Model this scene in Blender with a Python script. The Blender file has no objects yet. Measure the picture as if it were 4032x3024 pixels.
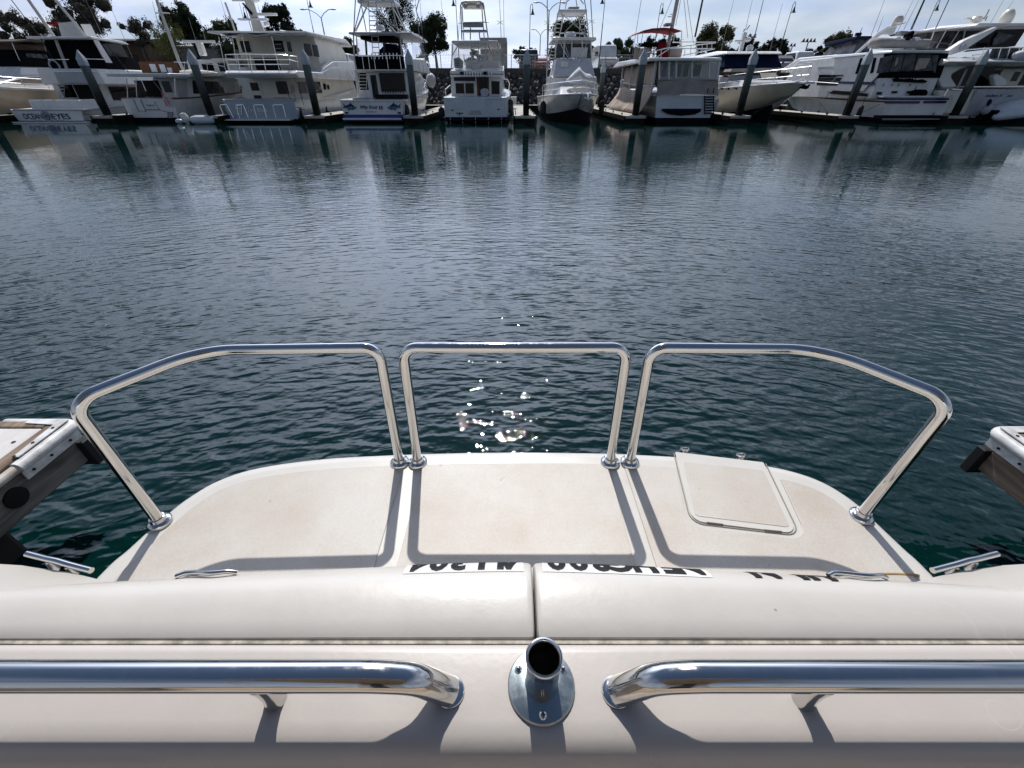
import bpy, bmesh, math, random
from mathutils import Vector, Matrix
R = math.radians
random.seed(7)
SC = bpy.context.scene
COL = SC.collection

# ---------------------------------------------------------------- camera
FPX, CX, CY, EYE = 1640.0, 2016.0, 1512.0, 1.5
PITCH = math.atan(1162.0 / FPX)
cam_d = bpy.data.cameras.new('camera')
cam_d.sensor_width = 36.0
cam_d.lens = 36.0 * FPX / 4032.0
cam_d.clip_start = 0.01
cam_d.clip_end = 6000
cam = bpy.data.objects.new('camera', cam_d)
cam.location = (0, 0, EYE)
cam.rotation_euler = (R(90) - PITCH, 0, 0)
COL.objects.link(cam)
SC.camera = cam
# ---------------------------------------------------------------- sky and sun
CLOUD_ROT = -30
FWD, FWD2 = 4.6, 10.0
SUN_EL, SUN_AZ = R(51), R(-5.5)          # azimuth measured from +Y towards +X
world = bpy.data.worlds.new('World')
SC.world = world
world.use_nodes = True
wn, wl = world.node_tree.nodes, world.node_tree.links
for n in list(wn): wn.remove(n)
w_out = wn.new('ShaderNodeOutputWorld')
w_bg = wn.new('ShaderNodeBackground')
w_sky = wn.new('ShaderNodeTexSky')
w_sky.sky_type = 'NISHITA'
w_sky.sun_disc = False
w_sky.sun_elevation = SUN_EL
w_sky.sun_rotation = SUN_AZ
w_sky.air_density = 1.0
w_sky.dust_density = 0.15
w_sky.ozone_density = 1.2
w_tc = wn.new('ShaderNodeTexCoord')
w_sep = wn.new('ShaderNodeSeparateXYZ')
wl.new(w_tc.outputs['Generated'], w_sep.inputs[0])
# clouds: project the view direction on a flat layer overhead
w_zc = wn.new('ShaderNodeMath'); w_zc.operation = 'MAXIMUM'; w_zc.inputs[1].default_value = 0.0
wl.new(w_sep.outputs['Z'], w_zc.inputs[0])
w_za = wn.new('ShaderNodeMath'); w_za.operation = 'ADD'; w_za.inputs[1].default_value = 0.16
wl.new(w_zc.outputs[0], w_za.inputs[0])
w_cmb = wn.new('ShaderNodeCombineXYZ')
for i, ax in enumerate('XY'):
    d = wn.new('ShaderNodeMath'); d.operation = 'DIVIDE'
    wl.new(w_sep.outputs[ax], d.inputs[0]); wl.new(w_za.outputs[0], d.inputs[1])
    wl.new(d.outputs[0], w_cmb.inputs[i])
w_n1 = wn.new('ShaderNodeTexNoise'); w_n1.inputs['Scale'].default_value = 0.55
w_n1.inputs['Detail'].default_value = 8; w_n1.inputs['Roughness'].default_value = 0.55; w_n1.inputs['Distortion'].default_value = 0.4
w_map = wn.new('ShaderNodeMapping'); w_map.inputs['Location'].default_value = (2.3, 4.1, 0.0); w_map.inputs['Rotation'].default_value = (0, 0, R(CLOUD_ROT))
wl.new(w_cmb.outputs[0], w_map.inputs[0]); wl.new(w_map.outputs[0], w_n1.inputs['Vector'])
w_ramp = wn.new('ShaderNodeMapRange'); w_ramp.interpolation_type = 'SMOOTHSTEP'
w_ramp.inputs['From Min'].default_value = 0.33; w_ramp.inputs['From Max'].default_value = 0.58
w_ramp.inputs['To Min'].default_value = 0.0; w_ramp.inputs['To Max'].default_value = 0.92
wl.new(w_n1.outputs['Fac'], w_ramp.inputs['Value'])
def wmath(op, x, y=None):
    k = wn.new('ShaderNodeMath'); k.operation = op
    for i_, v_ in enumerate((x, y)):
        if v_ is None: continue
        if isinstance(v_, (int, float)): k.inputs[i_].default_value = v_
        else: wl.new(v_, k.inputs[i_])
    return k.outputs[0]
def wrange(v_, a_, b_, lo, hi):
    k = wn.new('ShaderNodeMapRange'); k.interpolation_type = 'SMOOTHSTEP'; wl.new(v_, k.inputs['Value'])
    for nm, q_ in (('From Min',a_),('From Max',b_),('To Min',lo),('To Max',hi)): k.inputs[nm].default_value = q_
    return k.outputs[0]
w_fade = wrange(w_sep.outputs['Z'], .40, .72, 1.0, .0)      # cloud thins overhead
w_haze = wmath('MULTIPLY', wrange(w_sep.outputs['Z'], .06, .55, .88, .0), wrange(w_n1.outputs['Fac'], .36, .60, .50, 1.0))       # and thickens to haze low down
w_fac = wmath('MAXIMUM', wmath('MULTIPLY', w_ramp.outputs[0], w_fade), w_haze)
w_n2 = wn.new('ShaderNodeTexNoise'); w_n2.inputs['Scale'].default_value = 1.7; w_n2.inputs['Detail'].default_value = 7
wl.new(w_map.outputs[0], w_n2.inputs['Vector'])
w_ccol = wn.new('ShaderNodeMix'); w_ccol.data_type = 'RGBA'
w_ccol.inputs['A'].default_value = (4.3, 5.1, 7.2, 1); w_ccol.inputs['B'].default_value = (6.4, 6.75, 7.8, 1)
wl.new(wrange(w_n2.outputs['Fac'], .3, .7, 0, 1), w_ccol.inputs['Factor'])
# thin cloud scatters sunlight forward, so it is brighter on the sun's side
w_dot = wn.new('ShaderNodeVectorMath'); w_dot.operation = 'DOT_PRODUCT'
wl.new(w_tc.outputs['Generated'], w_dot.inputs[0])
w_dot.inputs[1].default_value = (math.sin(SUN_AZ)*math.cos(SUN_EL), math.cos(SUN_AZ)*math.cos(SUN_EL), math.sin(SUN_EL))
w_fs = wmath('MULTIPLY_ADD', wmath('POWER', wmath('MAXIMUM', w_dot.outputs['Value'], 0.0), 3.0), FWD)
w_fs.node.inputs[2].default_value = 1.0
w_fs2 = wmath('MULTIPLY_ADD', wmath('POWER', wmath('MAXIMUM', w_dot.outputs['Value'], 0.0), 10.0), FWD2)
wl.new(w_fs, w_fs2.node.inputs[2])
w_cb = wn.new('ShaderNodeVectorMath'); w_cb.operation = 'SCALE'
wl.new(w_ccol.outputs['Result'], w_cb.inputs[0]); wl.new(w_fs2, w_cb.inputs['Scale'])
w_mix = wn.new('ShaderNodeMix'); w_mix.data_type = 'RGBA'
wl.new(w_fac, w_mix.inputs['Factor'])
wl.new(w_sky.outputs[0], w_mix.inputs['A']); wl.new(w_cb.outputs[0], w_mix.inputs['B'])
wl.new(w_mix.outputs['Result'], w_bg.inputs['Color'])
w_bg.inputs['Strength'].default_value = 0.054
wl.new(w_bg.outputs[0], w_out.inputs[0])

sun_d = bpy.data.lights.new('sun', 'SUN')
sun_d.energy = 3.5
sun_d.angle = R(0.6)
sun_d.color = (1.0, 0.965, 0.915)
sun = bpy.data.objects.new('sun', sun_d)
sdir = Vector((math.sin(SUN_AZ) * math.cos(SUN_EL), math.cos(SUN_AZ) * math.cos(SUN_EL), math.sin(SUN_EL)))
sun.rotation_euler = sdir.to_track_quat('Z', 'Y').to_euler()
sun.location = sdir * 50
COL.objects.link(sun)
SC.view_settings.view_transform = 'Standard'
SC.view_settings.look = 'None'
SC.view_settings.exposure = 0.28
SC.view_settings.gamma = 1.0
SC.view_settings.use_curve_mapping = False
SC.render.engine = 'CYCLES'
SC.cycles.max_bounces = 7
SC.cycles.glossy_bounces = 4
SC.cycles.diffuse_bounces = 3
SC.cycles.transparent_max_bounces = 12
SC.cycles.sample_clamp_indirect = 6.0
SC.cycles.caustics_reflective = False
SC.cycles.caustics_refractive = False
SC.cycles.use_denoising = True

# ---------------------------------------------------------------- measuring helpers (photo pixel -> metres at a known depth or height)
CP, SP = math.cos(PITCH), math.sin(PITCH)
def ray(px, py):
    x, u = (px - CX) / FPX, -(py - CY) / FPX
    return Vector((x, CP + u * SP, -SP + u * CP))
def at(px, py, Y):
    d = ray(px, py); t = Y / d.y
    return Vector((d.x * t, Y, EYE + d.z * t))
def onz(px, py, Z):
    d = ray(px, py); t = (Z - EYE) / d.z
    return Vector((d.x * t, d.y * t, Z))

# ---------------------------------------------------------------- mesh helpers
class MB:
    def __init__(s): s.v, s.f = [], []
    def add(s, vs, fs):
        o = len(s.v); s.v += [tuple(p) for p in vs]; s.f += [tuple(i + o for i in f) for f in fs]; return s
    def box(s, x0, x1, y0, y1, z0, z1):
        vs = [(x0,y0,z0),(x1,y0,z0),(x1,y1,z0),(x0,y1,z0),(x0,y0,z1),(x1,y0,z1),(x1,y1,z1),(x0,y1,z1)]
        return s.add(vs, [(0,3,2,1),(4,5,6,7),(0,1,5,4),(1,2,6,5),(2,3,7,6),(3,0,4,7)])
    def hexa(s, b, t):                      # 4 bottom points and 4 top points, both counter-clockwise from above
        return s.add(list(b) + list(t), [(3,2,1,0),(4,5,6,7),(0,1,5,4),(1,2,6,5),(2,3,7,6),(3,0,4,7)])
    def loft(s, rings, cap=True, closed=True):
        n = len(rings[0]); vs = [p for r in rings for p in r]; fs = []
        for i in range(len(rings) - 1):
            for j in range(n if closed else n - 1):
                k = (j + 1) % n
                fs.append((i*n+j, i*n+k, (i+1)*n+k, (i+1)*n+j))
        if cap and closed:
            fs.append(tuple(range(n))[::-1]); fs.append(tuple((len(rings)-1)*n + j for j in range(n)))
        return s.add(vs, fs)
    def tube(s, path, r, n=8, cap=True, closed=False, r2=None):
        P = [Vector(p) for p in path]; m = len(P)
        T = []
        for i in range(m):
            a = P[(i-1) % m] if (closed or i) else P[0]
            b = P[(i+1) % m] if (closed or i < m-1) else P[-1]
            d = (b - a); T.append(d.normalized() if d.length > 1e-9 else Vector((0,0,1)))
        up = Vector((0,0,1)) if abs(T[0].z) < 0.9 else Vector((1,0,0))
        N = (up - T[0] * up.dot(T[0])).normalized(); rings = []
        for i in range(m):
            N = (N - T[i] * N.dot(T[i])).normalized(); B = T[i].cross(N)
            rr = r if r2 is None else r + (r2 - r) * i / (m - 1)
            rings.append([P[i] + (N * math.cos(2*math.pi*k/n) + B * math.sin(2*math.pi*k/n)) * rr for k in range(n)])
        if closed: rings.append(rings[0])
        return s.loft(rings, cap and not closed)
    def prism(s, poly, axis, a, b):
        def pt(u, v, w): return (w,u,v) if axis == 'x' else ((u,w,v) if axis == 'y' else (u,v,w))
        n = len(poly)
        vs = [pt(u,v,a) for u,v in poly] + [pt(u,v,b) for u,v in poly]
        fs = [(i,(i+1)%n,n+(i+1)%n,n+i) for i in range(n)] + [tuple(range(n))[::-1], tuple(range(n,2*n))]
        return s.add(vs, fs)
    def lathe(s, prof, n=16, c=(0,0,0), axis=(0,0,1)):
        q = Vector((0,0,1)).rotation_difference(Vector(axis)); c = Vector(c)
        rings = [[c + q @ Vector((r*math.cos(2*math.pi*k/n), r*math.sin(2*math.pi*k/n), z)) for k in range(n)] for r, z in prof]
        return s.loft(rings)
    def ell(s, c, rx, ry, rz, n=10, m=7):
        c = Vector(c)
        prof = [(math.sin(math.pi*i/m), -math.cos(math.pi*i/m)) for i in range(m+1)]
        prof[0] = (0.02, -1); prof[-1] = (0.02, 1)
        return s.loft([[c + Vector((rx*r*math.cos(2*math.pi*k/n), ry*r*math.sin(2*math.pi*k/n), rz*z)) for k in range(n)] for r, z in prof])
    def build(s, name, mt, parent=None, smooth=40, bevel=0, seg=2, recalc=True):
        me = bpy.data.meshes.new(name)
        me.from_pydata(s.v, [], s.f)
        if recalc:
            bm = bmesh.new(); bm.from_mesh(me); bmesh.ops.recalc_face_normals(bm, faces=bm.faces); bm.to_mesh(me); bm.free()
        if smooth:
            me.polygons.foreach_set('use_smooth', [True] * len(me.polygons)); me.set_sharp_from_angle(angle=R(smooth))
        me.update()
        return mesh_obj(name, me, mt, parent, bevel, seg)
def mesh_obj(name, me, mt, parent=None, bevel=0, seg=2):
    o = bpy.data.objects.new(name, me); COL.objects.link(o)
    if mt and not me.materials: me.materials.append(M[mt] if isinstance(mt, str) else mt)
    if parent: o.parent = parent
    if bevel:
        b = o.modifiers.new('bevel', 'BEVEL'); b.width = bevel; b.segments = seg; b.limit_method = 'ANGLE'; b.angle_limit = R(35)
    return o
def thing(name, label, cat, loc=(0,0,0), rz=0.0, group=None):
    o = bpy.data.objects.new(name, None); COL.objects.link(o)
    o.location = loc; o.rotation_euler = (0,0,rz); o.empty_display_size = .2
    return tag(o, label, cat, group)
def tag(o, label=None, cat=None, group=None, kind=None):
    for k, v in (('label',label),('category',cat),('group',group),('kind',kind)):
        if v: o[k] = v
    return o
def dup(o, parent=None):
    c = o.copy(); COL.objects.link(c)
    if parent: c.parent = parent
    for ch in [x for x in bpy.data.objects if x.parent == o]: dup(ch, c)
    return c
def fillet(pts, rad, n=7):
    P = [Vector(p) for p in pts]; out = [P[0]]
    rads = rad if isinstance(rad, (list, tuple)) else [rad] * (len(P) - 2)
    for i in range(1, len(P) - 1):
        a, b = (P[i-1] - P[i]), (P[i+1] - P[i]); la, lb = a.length, b.length; a.normalize(); b.normalize()
        ang = a.angle(b)
        if ang > 3.1: out.append(P[i]); continue
        d = min(rads[i-1] / math.tan(ang/2), la*.49, lb*.49); r = d * math.tan(ang/2)
        c = P[i] + (a + b).normalized() * (r / math.sin(ang/2))
        s, e = P[i] + a*d - c, P[i] + b*d - c
        for k in range(n + 1): out.append(c + s.normalized().slerp(e.normalized(), k/n) * s.length)
    out.append(P[-1]); return out
def text_mesh(txt, size=1.0, shear=0.0, align='CENTER', extrude=0.0, bold=0.0):
    cu = bpy.data.curves.new('lettering', 'FONT'); cu.body = txt; cu.size = size; cu.shear = shear
    cu.align_x = align; cu.extrude = extrude; cu.offset = bold; cu.resolution_u = 3
    o = bpy.data.objects.new('lettering', cu); COL.objects.link(o)
    bpy.context.view_layer.update()
    dg = bpy.context.evaluated_depsgraph_get()
    me = bpy.data.meshes.new_from_object(o.evaluated_get(dg))
    bpy.data.objects.remove(o); bpy.data.curves.remove(cu)
    return me

# ---------------------------------------------------------------- materials
M = {}
def nodes(name):
    m = bpy.data.materials.new(name); m.use_nodes = True; M[name] = m
    nt = m.node_tree; return m, nt.nodes, nt.links, nt.nodes['Principled BSDF']
def mat(name, col, rough=.5, metal=0.0, var=0.08, vscale=3.0, bump=0.0, bscale=40.0, coat=0.0, spec=0.3, col2=None, alpha=1.0, rvar=0.08):
    """plain surface with a little colour, gloss and relief variation"""
    m, n, l, p = nodes(name)
    tc = n.new('ShaderNodeTexCoord')
    nz = n.new('ShaderNodeTexNoise'); nz.inputs['Scale'].default_value = vscale; nz.inputs['Detail'].default_value = 6; nz.inputs['Roughness'].default_value = .6
    l.new(tc.outputs['Object'], nz.inputs['Vector'])
    mx = n.new('ShaderNodeMix'); mx.data_type = 'RGBA'
    c2 = col2 if col2 else tuple(c * (1 - 2.2*var) for c in col)
    mx.inputs['A'].default_value = (*c2, 1); mx.inputs['B'].default_value = (*[min(1, c*(1+var*.6)) for c in col], 1)
    mr = n.new('ShaderNodeMapRange'); mr.inputs['From Min'].default_value = .32; mr.inputs['From Max'].default_value = .62
    l.new(nz.outputs['Fac'], mr.inputs['Value']); l.new(mr.outputs[0], mx.inputs['Factor']); l.new(mx.outputs['Result'], p.inputs['Base Color'])
    rr = n.new('ShaderNodeMapRange'); rr.inputs['To Min'].default_value = max(0, rough - rvar); rr.inputs['To Max'].default_value = min(1, rough + rvar)
    l.new(nz.outputs['Fac'], rr.inputs['Value']); l.new(rr.outputs[0], p.inputs['Roughness'])
    p.inputs['Metallic'].default_value = metal; p.inputs['Specular IOR Level'].default_value = spec
    p.inputs['Coat Weight'].default_value = coat; p.inputs['Coat Roughness'].default_value = .08; p.inputs['Alpha'].default_value = alpha
    if bump:
        b = n.new('ShaderNodeBump'); b.inputs['Distance'].default_value = bump
        n2 = n.new('ShaderNodeTexNoise'); n2.inputs['Scale'].default_value = bscale; n2.inputs['Detail'].default_value = 4
        l.new(tc.outputs['Object'], n2.inputs['Vector']); l.new(n2.outputs['Fac'], b.inputs['Height']); l.new(b.outputs[0], p.inputs['Normal'])
    return m

def mat_gelcoat(name, col, dirt=(.40,.36,.30), specks=True):
    m, n, l, p = nodes(name)
    tc = n.new('ShaderNodeTexCoord')
    def noise(scale, det=6, rough=.6):
        z = n.new('ShaderNodeTexNoise'); z.inputs['Scale'].default_value = scale; z.inputs['Detail'].default_value = det; z.inputs['Roughness'].default_value = rough
        l.new(tc.outputs['Object'], z.inputs['Vector']); return z
    def rng(src, a, b, lo=0.0, hi=1.0):
        r = n.new('ShaderNodeMapRange'); r.inputs['From Min'].default_value = a; r.inputs['From Max'].default_value = b
        r.inputs['To Min'].default_value = lo; r.inputs['To Max'].default_value = hi; l.new(src, r.inputs['Value']); return r.outputs[0]
    def mix(fac, a, b):
        x = n.new('ShaderNodeMix'); x.data_type = 'RGBA'
        l.new(fac, x.inputs['Factor'])
        for k, v in (('A', a), ('B', b)):
            if isinstance(v, tuple): x.inputs[k].default_value = (*v, 1)
            else: l.new(v, x.inputs[k])
        return x.outputs['Result']
    big = noise(5.0); mid = noise(26.0, 8, .7)
    c = mix(rng(big.outputs['Fac'], .35, .65), tuple(x*.93 for x in col), col)
    c = mix(rng(mid.outputs['Fac'], .60, .80, 0, .22), c, dirt)
    if specks:
        vo = n.new('ShaderNodeTexVoronoi'); vo.inputs['Scale'].default_value = 26; l.new(tc.outputs['Object'], vo.inputs['Vector'])
        g = noise(9.0, 2)
        th = n.new('ShaderNodeMath'); th.operation = 'LESS_THAN'
        l.new(vo.outputs['Distance'], th.inputs[0]); l.new(rng(g.outputs['Fac'], .46, .70, 0.0, .075), th.inputs[1])
        hf = n.new('ShaderNodeMath'); hf.operation = 'MULTIPLY'; hf.inputs[1].default_value = .55; l.new(th.outputs[0], hf.inputs[0])
        c = mix(hf.outputs[0], c, (.16,.13,.10))
    ln = n.new('ShaderNodeTexNoise'); ln.inputs['Scale'].default_value = 6.0; ln.inputs['Detail'].default_value = 1; ln.inputs['Distortion'].default_value = 1.6
    l.new(tc.outputs['Object'], ln.inputs['Vector'])
    ab = n.new('ShaderNodeMath'); ab.operation = 'SUBTRACT'; ab.inputs[1].default_value = .5; l.new(ln.outputs['Fac'], ab.inputs[0])
    ab2 = n.new('ShaderNodeMath'); ab2.operation = 'ABSOLUTE'; l.new(ab.outputs[0], ab2.inputs[0])
    ab3 = n.new('ShaderNodeMath'); ab3.operation = 'MULTIPLY'; l.new(rng(ab2.outputs[0], 0, .0035, .20, 0), ab3.inputs[0]); l.new(rng(noise(7.0, 3).outputs['Fac'], .52, .64), ab3.inputs[1])
    c = mix(ab3.outputs[0], c, (.86,.85,.83))
    l.new(c, p.inputs['Base Color'])
    l.new(rng(mid.outputs['Fac'], .3, .7, .27, .44), p.inputs['Roughness'])
    p.inputs['Coat Weight'].default_value = .25; p.inputs['Coat Roughness'].default_value = .10
    b = n.new('ShaderNodeBump'); b.inputs['Distance'].default_value = .0004; b.inputs['Strength'].default_value = .7
    l.new(noise(60, 5).outputs['Fac'], b.inputs['Height']); l.new(b.outputs[0], p.inputs['Normal'])
    return m

def mat_nonskid(name, col):
    """moulded anti-slip gelcoat: fine diagonal ribs, rubbed and stained"""
    m, n, l, p = nodes(name)
    tc = n.new('ShaderNodeTexCoord')
    mp = n.new('ShaderNodeMapping'); mp.inputs['Rotation'].default_value = (0, 0, R(38)); l.new(tc.outputs['Object'], mp.inputs[0])
    w1 = n.new('ShaderNodeTexWave'); w1.inputs['Scale'].default_value = 84; l.new(mp.outputs[0], w1.inputs['Vector'])
    w2 = n.new('ShaderNodeTexWave'); w2.bands_direction = 'Y'; w2.inputs['Scale'].default_value = 70; l.new(mp.outputs[0], w2.inputs['Vector'])
    h = n.new('ShaderNodeMath'); h.operation = 'MULTIPLY_ADD'; h.inputs[1].default_value = .45
    l.new(w2.outputs['Fac'], h.inputs[0]); l.new(w1.outputs['Fac'], h.inputs[2])
    b = n.new('ShaderNodeBump'); b.inputs['Distance'].default_value = .0004; b.inputs['Strength'].default_value = .6
    l.new(h.outputs[0], b.inputs['Height']); l.new(b.outputs[0], p.inputs['Normal'])
    z = n.new('ShaderNodeTexNoise'); z.inputs['Scale'].default_value = 4.2; z.inputs['Detail'].default_value = 7; z.inputs['Roughness'].default_value = .62
    l.new(tc.outputs['Object'], z.inputs['Vector'])
    r = n.new('ShaderNodeMapRange'); r.inputs['From Min'].default_value = .35; r.inputs['From Max'].default_value = .7
    l.new(z.outputs['Fac'], r.inputs['Value'])
    x = n.new('ShaderNodeMix'); x.data_type = 'RGBA'; l.new(r.outputs[0], x.inputs['Factor'])
    x.inputs['A'].default_value = (*col, 1); x.inputs['B'].default_value = (col[0]*.86, col[1]*.80, col[2]*.74, 1)
    gr = n.new('ShaderNodeMix'); gr.data_type = 'RGBA'; gr.blend_type = 'MULTIPLY'; gr.inputs['Factor'].default_value = 1
    gv = n.new('ShaderNodeMapRange'); gv.inputs['From Max'].default_value = 1.45; gv.inputs['To Min'].default_value = .95; gv.inputs['To Max'].default_value = 1.0
    l.new(h.outputs[0], gv.inputs['Value']); l.new(x.outputs['Result'], gr.inputs['A']); l.new(gv.outputs[0], gr.inputs['B'])
    z2 = n.new('ShaderNodeTexNoise'); z2.inputs['Scale'].default_value = 38; z2.inputs['Detail'].default_value = 3
    l.new(tc.outputs['Object'], z2.inputs['Vector'])
    r2 = n.new('ShaderNodeMapRange'); r2.inputs['From Min'].default_value = .72; r2.inputs['From Max'].default_value = .78; r2.inputs['To Max'].default_value = .5
    l.new(z2.outputs['Fac'], r2.inputs['Value'])
    x2 = n.new('ShaderNodeMix'); x2.data_type = 'RGBA'; l.new(r2.outputs[0], x2.inputs['Factor']); l.new(gr.outputs['Result'], x2.inputs['A'])
    x2.inputs['B'].default_value = (.22,.18,.14,1)
    z4 = n.new('ShaderNodeTexNoise'); z4.inputs['Scale'].default_value = 170; z4.inputs['Detail'].default_value = 2; l.new(tc.outputs['Object'], z4.inputs['Vector'])
    r4 = n.new('ShaderNodeMapRange'); r4.inputs['From Min'].default_value = .3; r4.inputs['From Max'].default_value = .7; r4.inputs['To Min'].default_value = .93; r4.inputs['To Max'].default_value = 1.03
    l.new(z4.outputs['Fac'], r4.inputs['Value'])
    x4 = n.new('ShaderNodeMix'); x4.data_type = 'RGBA'; x4.blend_type = 'MULTIPLY'; x4.inputs['Factor'].default_value = 1; l.new(x2.outputs['Result'], x4.inputs['A']); l.new(r4.outputs[0], x4.inputs['B'])
    l.new(x4.outputs['Result'], p.inputs['Base Color']); p.inputs['Roughness'].default_value = .48
    return m

def mat_chrome(name, col=(.66,.65,.63), rough=.06):
    m, n, l, p = nodes(name)
    tc = n.new('ShaderNodeTexCoord')
    mp = n.new('ShaderNodeMapping'); mp.inputs['Scale'].default_value = (1, 1, 1); l.new(tc.outputs['Object'], mp.inputs[0])
    z = n.new('ShaderNodeTexNoise'); z.inputs['Scale'].default_value = 45; z.inputs['Detail'].default_value = 8; z.inputs['Roughness'].default_value = .75
    l.new(mp.outputs[0], z.inputs['Vector'])
    r = n.new('ShaderNodeMapRange'); r.inputs['From Min'].default_value = .45; r.inputs['From Max'].default_value = .8
    r.inputs['To Min'].default_value = rough; r.inputs['To Max'].default_value = rough + .22
    l.new(z.outputs['Fac'], r.inputs['Value']); l.new(r.outputs[0], p.inputs['Roughness'])
    p.inputs['Base Color'].default_value = (*col, 1); p.inputs['Metallic'].default_value = 1
    b = n.new('ShaderNodeBump'); b.inputs['Distance'].default_value = .0006; b.inputs['Strength'].default_value = .5
    z3 = n.new('ShaderNodeTexNoise'); z3.inputs['Scale'].default_value = 9; l.new(tc.outputs['Object'], z3.inputs['Vector'])
    l.new(z3.outputs['Fac'], b.inputs['Height']); l.new(b.outputs[0], p.inputs['Normal'])
    return m

def mat_wood(name, c1, c2, scale=(30, 1.5, 30), rough=.8):
    m, n, l, p = nodes(name)
    tc = n.new('ShaderNodeTexCoord'); mp = n.new('ShaderNodeMapping'); mp.inputs['Scale'].default_value = scale; l.new(tc.outputs['Object'], mp.inputs[0])
    z = n.new('ShaderNodeTexNoise'); z.inputs['Scale'].default_value = 1.6; z.inputs['Detail'].default_value = 8; z.inputs['Distortion'].default_value = .6; l.new(mp.outputs[0], z.inputs['Vector'])
    cr = n.new('ShaderNodeValToRGB'); cr.color_ramp.elements[0].position = .3; cr.color_ramp.elements[0].color = (*c1, 1)
    cr.color_ramp.elements[1].position = .7; cr.color_ramp.elements[1].color = (*c2, 1)
    l.new(z.outputs['Fac'], cr.inputs[0]); l.new(cr.outputs[0], p.inputs['Base Color']); p.inputs['Roughness'].default_value = rough
    b = n.new('ShaderNodeBump'); b.inputs['Distance'].default_value = .003; l.new(z.outputs['Fac'], b.inputs['Height']); l.new(b.outputs[0], p.inputs['Normal'])
    return m

def mat_water():
    m, n, l, p = nodes('water')
    tc = n.new('ShaderNodeTexCoord')
    def math_(op, a, b=None, c=None):
        k = n.new('ShaderNodeMath'); k.operation = op
        for i, v in enumerate((a, b, c)):
            if v is None: continue
            if isinstance(v, (int, float)): k.inputs[i].default_value = v
            else: l.new(v, k.inputs[i])
        return k.outputs[0]
    def noise(vec, scale, det=3, rough=.5, dist=0.0):
        z = n.new('ShaderNodeTexNoise'); z.inputs['Scale'].default_value = scale; z.inputs['Detail'].default_value = det
        z.inputs['Roughness'].default_value = rough; z.inputs['Distortion'].default_value = dist
        l.new(vec, z.inputs['Vector']); return z.outputs['Fac']
    co = tc.outputs['Object']
    sep = n.new('ShaderNodeSeparateXYZ'); l.new(co, sep.inputs[0])
    X, Y = sep.outputs['X'], sep.outputs['Y']
    # ripples spread round the rocking stern: polar coordinates about a point just inside the boat
    yo = math_('ADD', Y, 4.0)
    rad = math_('SQRT', math_('ADD', math_('MULTIPLY', X, X), math_('MULTIPLY', yo, yo)))
    ang = math_('ARCTAN2', X, yo)
    arc = math_('MULTIPLY', ang, 7.0)
    cb = n.new('ShaderNodeCombineXYZ'); l.new(math_('MULTIPLY', rad, 3.1), cb.inputs[0]); l.new(arc, cb.inputs[1])
    ring = noise(cb.outputs[0], 4.3, 1.4, .45, .5)
    # a wind ripple crossing it
    mp = n.new('ShaderNodeMapping'); mp.inputs['Rotation'].default_value = (0, 0, R(24)); mp.inputs['Scale'].default_value = (2.2, 6.0, 1); l.new(co, mp.inputs[0])
    wind = noise(mp.outputs[0], 2.0, 1.0, .4, .3)
    mp2 = n.new('ShaderNodeMapping'); mp2.inputs['Rotation'].default_value = (0, 0, R(-31)); mp2.inputs['Scale'].default_value = (3.2, 7.5, 1); l.new(co, mp2.inputs[0])
    wind2 = noise(mp2.outputs[0], 2.9, 1.0, .4, .3)
    swell = noise(co, .8, 1)
    calm = noise(co, .20, 3)
    fine = noise(co, 11.0, 2.0, .6)
    nearm = n.new('ShaderNodeMapRange'); nearm.inputs['From Min'].default_value = 5.4; nearm.inputs['From Max'].default_value = 8.5; nearm.inputs['To Min'].default_value = 1.0; nearm.inputs['To Max'].default_value = .0; l.new(rad, nearm.inputs['Value'])
    amp = n.new('ShaderNodeMapRange'); amp.inputs['From Min'].default_value = .32; amp.inputs['From Max'].default_value = .68
    amp.inputs['To Min'].default_value = .30; amp.inputs['To Max'].default_value = 1.25; l.new(calm, amp.inputs['Value'])
    dk_ = math_('MINIMUM', math_('POWER', math_('DIVIDE', 5.6, rad), 1.15), 1.0)
    farm = n.new('ShaderNodeMapRange'); farm.inputs['From Min'].default_value = 9.0; farm.inputs['From Max'].default_value = 28.0; farm.inputs['To Min'].default_value = 1.0; farm.inputs['To Max'].default_value = .24; l.new(rad, farm.inputs['Value'])
    dk_ = math_('MULTIPLY', dk_, farm.outputs[0])
    small = math_('MULTIPLY', math_('ADD', math_('ADD', math_('MULTIPLY', ring, .0245), math_('MULTIPLY', wind, .0135)), math_('MULTIPLY', wind2, .0085)), math_('MULTIPLY', amp.outputs[0], dk_))
    hgt = math_('ADD', small, math_('MULTIPLY', math_('MULTIPLY', swell, .020), dk_))
    hgt = math_('ADD', hgt, math_('MULTIPLY', math_('MULTIPLY', fine, .0065), nearm.outputs[0]))
    b = n.new('ShaderNodeBump'); b.inputs['Strength'].default_value = 1.0; b.inputs['Distance'].default_value = 1.0
    l.new(hgt, b.inputs['Height']); l.new(b.outputs[0], p.inputs['Normal'])
    tint = noise(co, .35, 4)
    mx = n.new('ShaderNodeMix'); mx.data_type = 'RGBA'; l.new(tint, mx.inputs['Factor'])
    mx.inputs['A'].default_value = (.0008, .0120, .0120, 1); mx.inputs['B'].default_value = (.0016, .0185, .0178, 1)
    l.new(mx.outputs['Result'], p.inputs['Base Color'])
    p.inputs['Roughness'].default_value = .012; p.inputs['IOR'].default_value = 1.42
    return m

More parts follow.
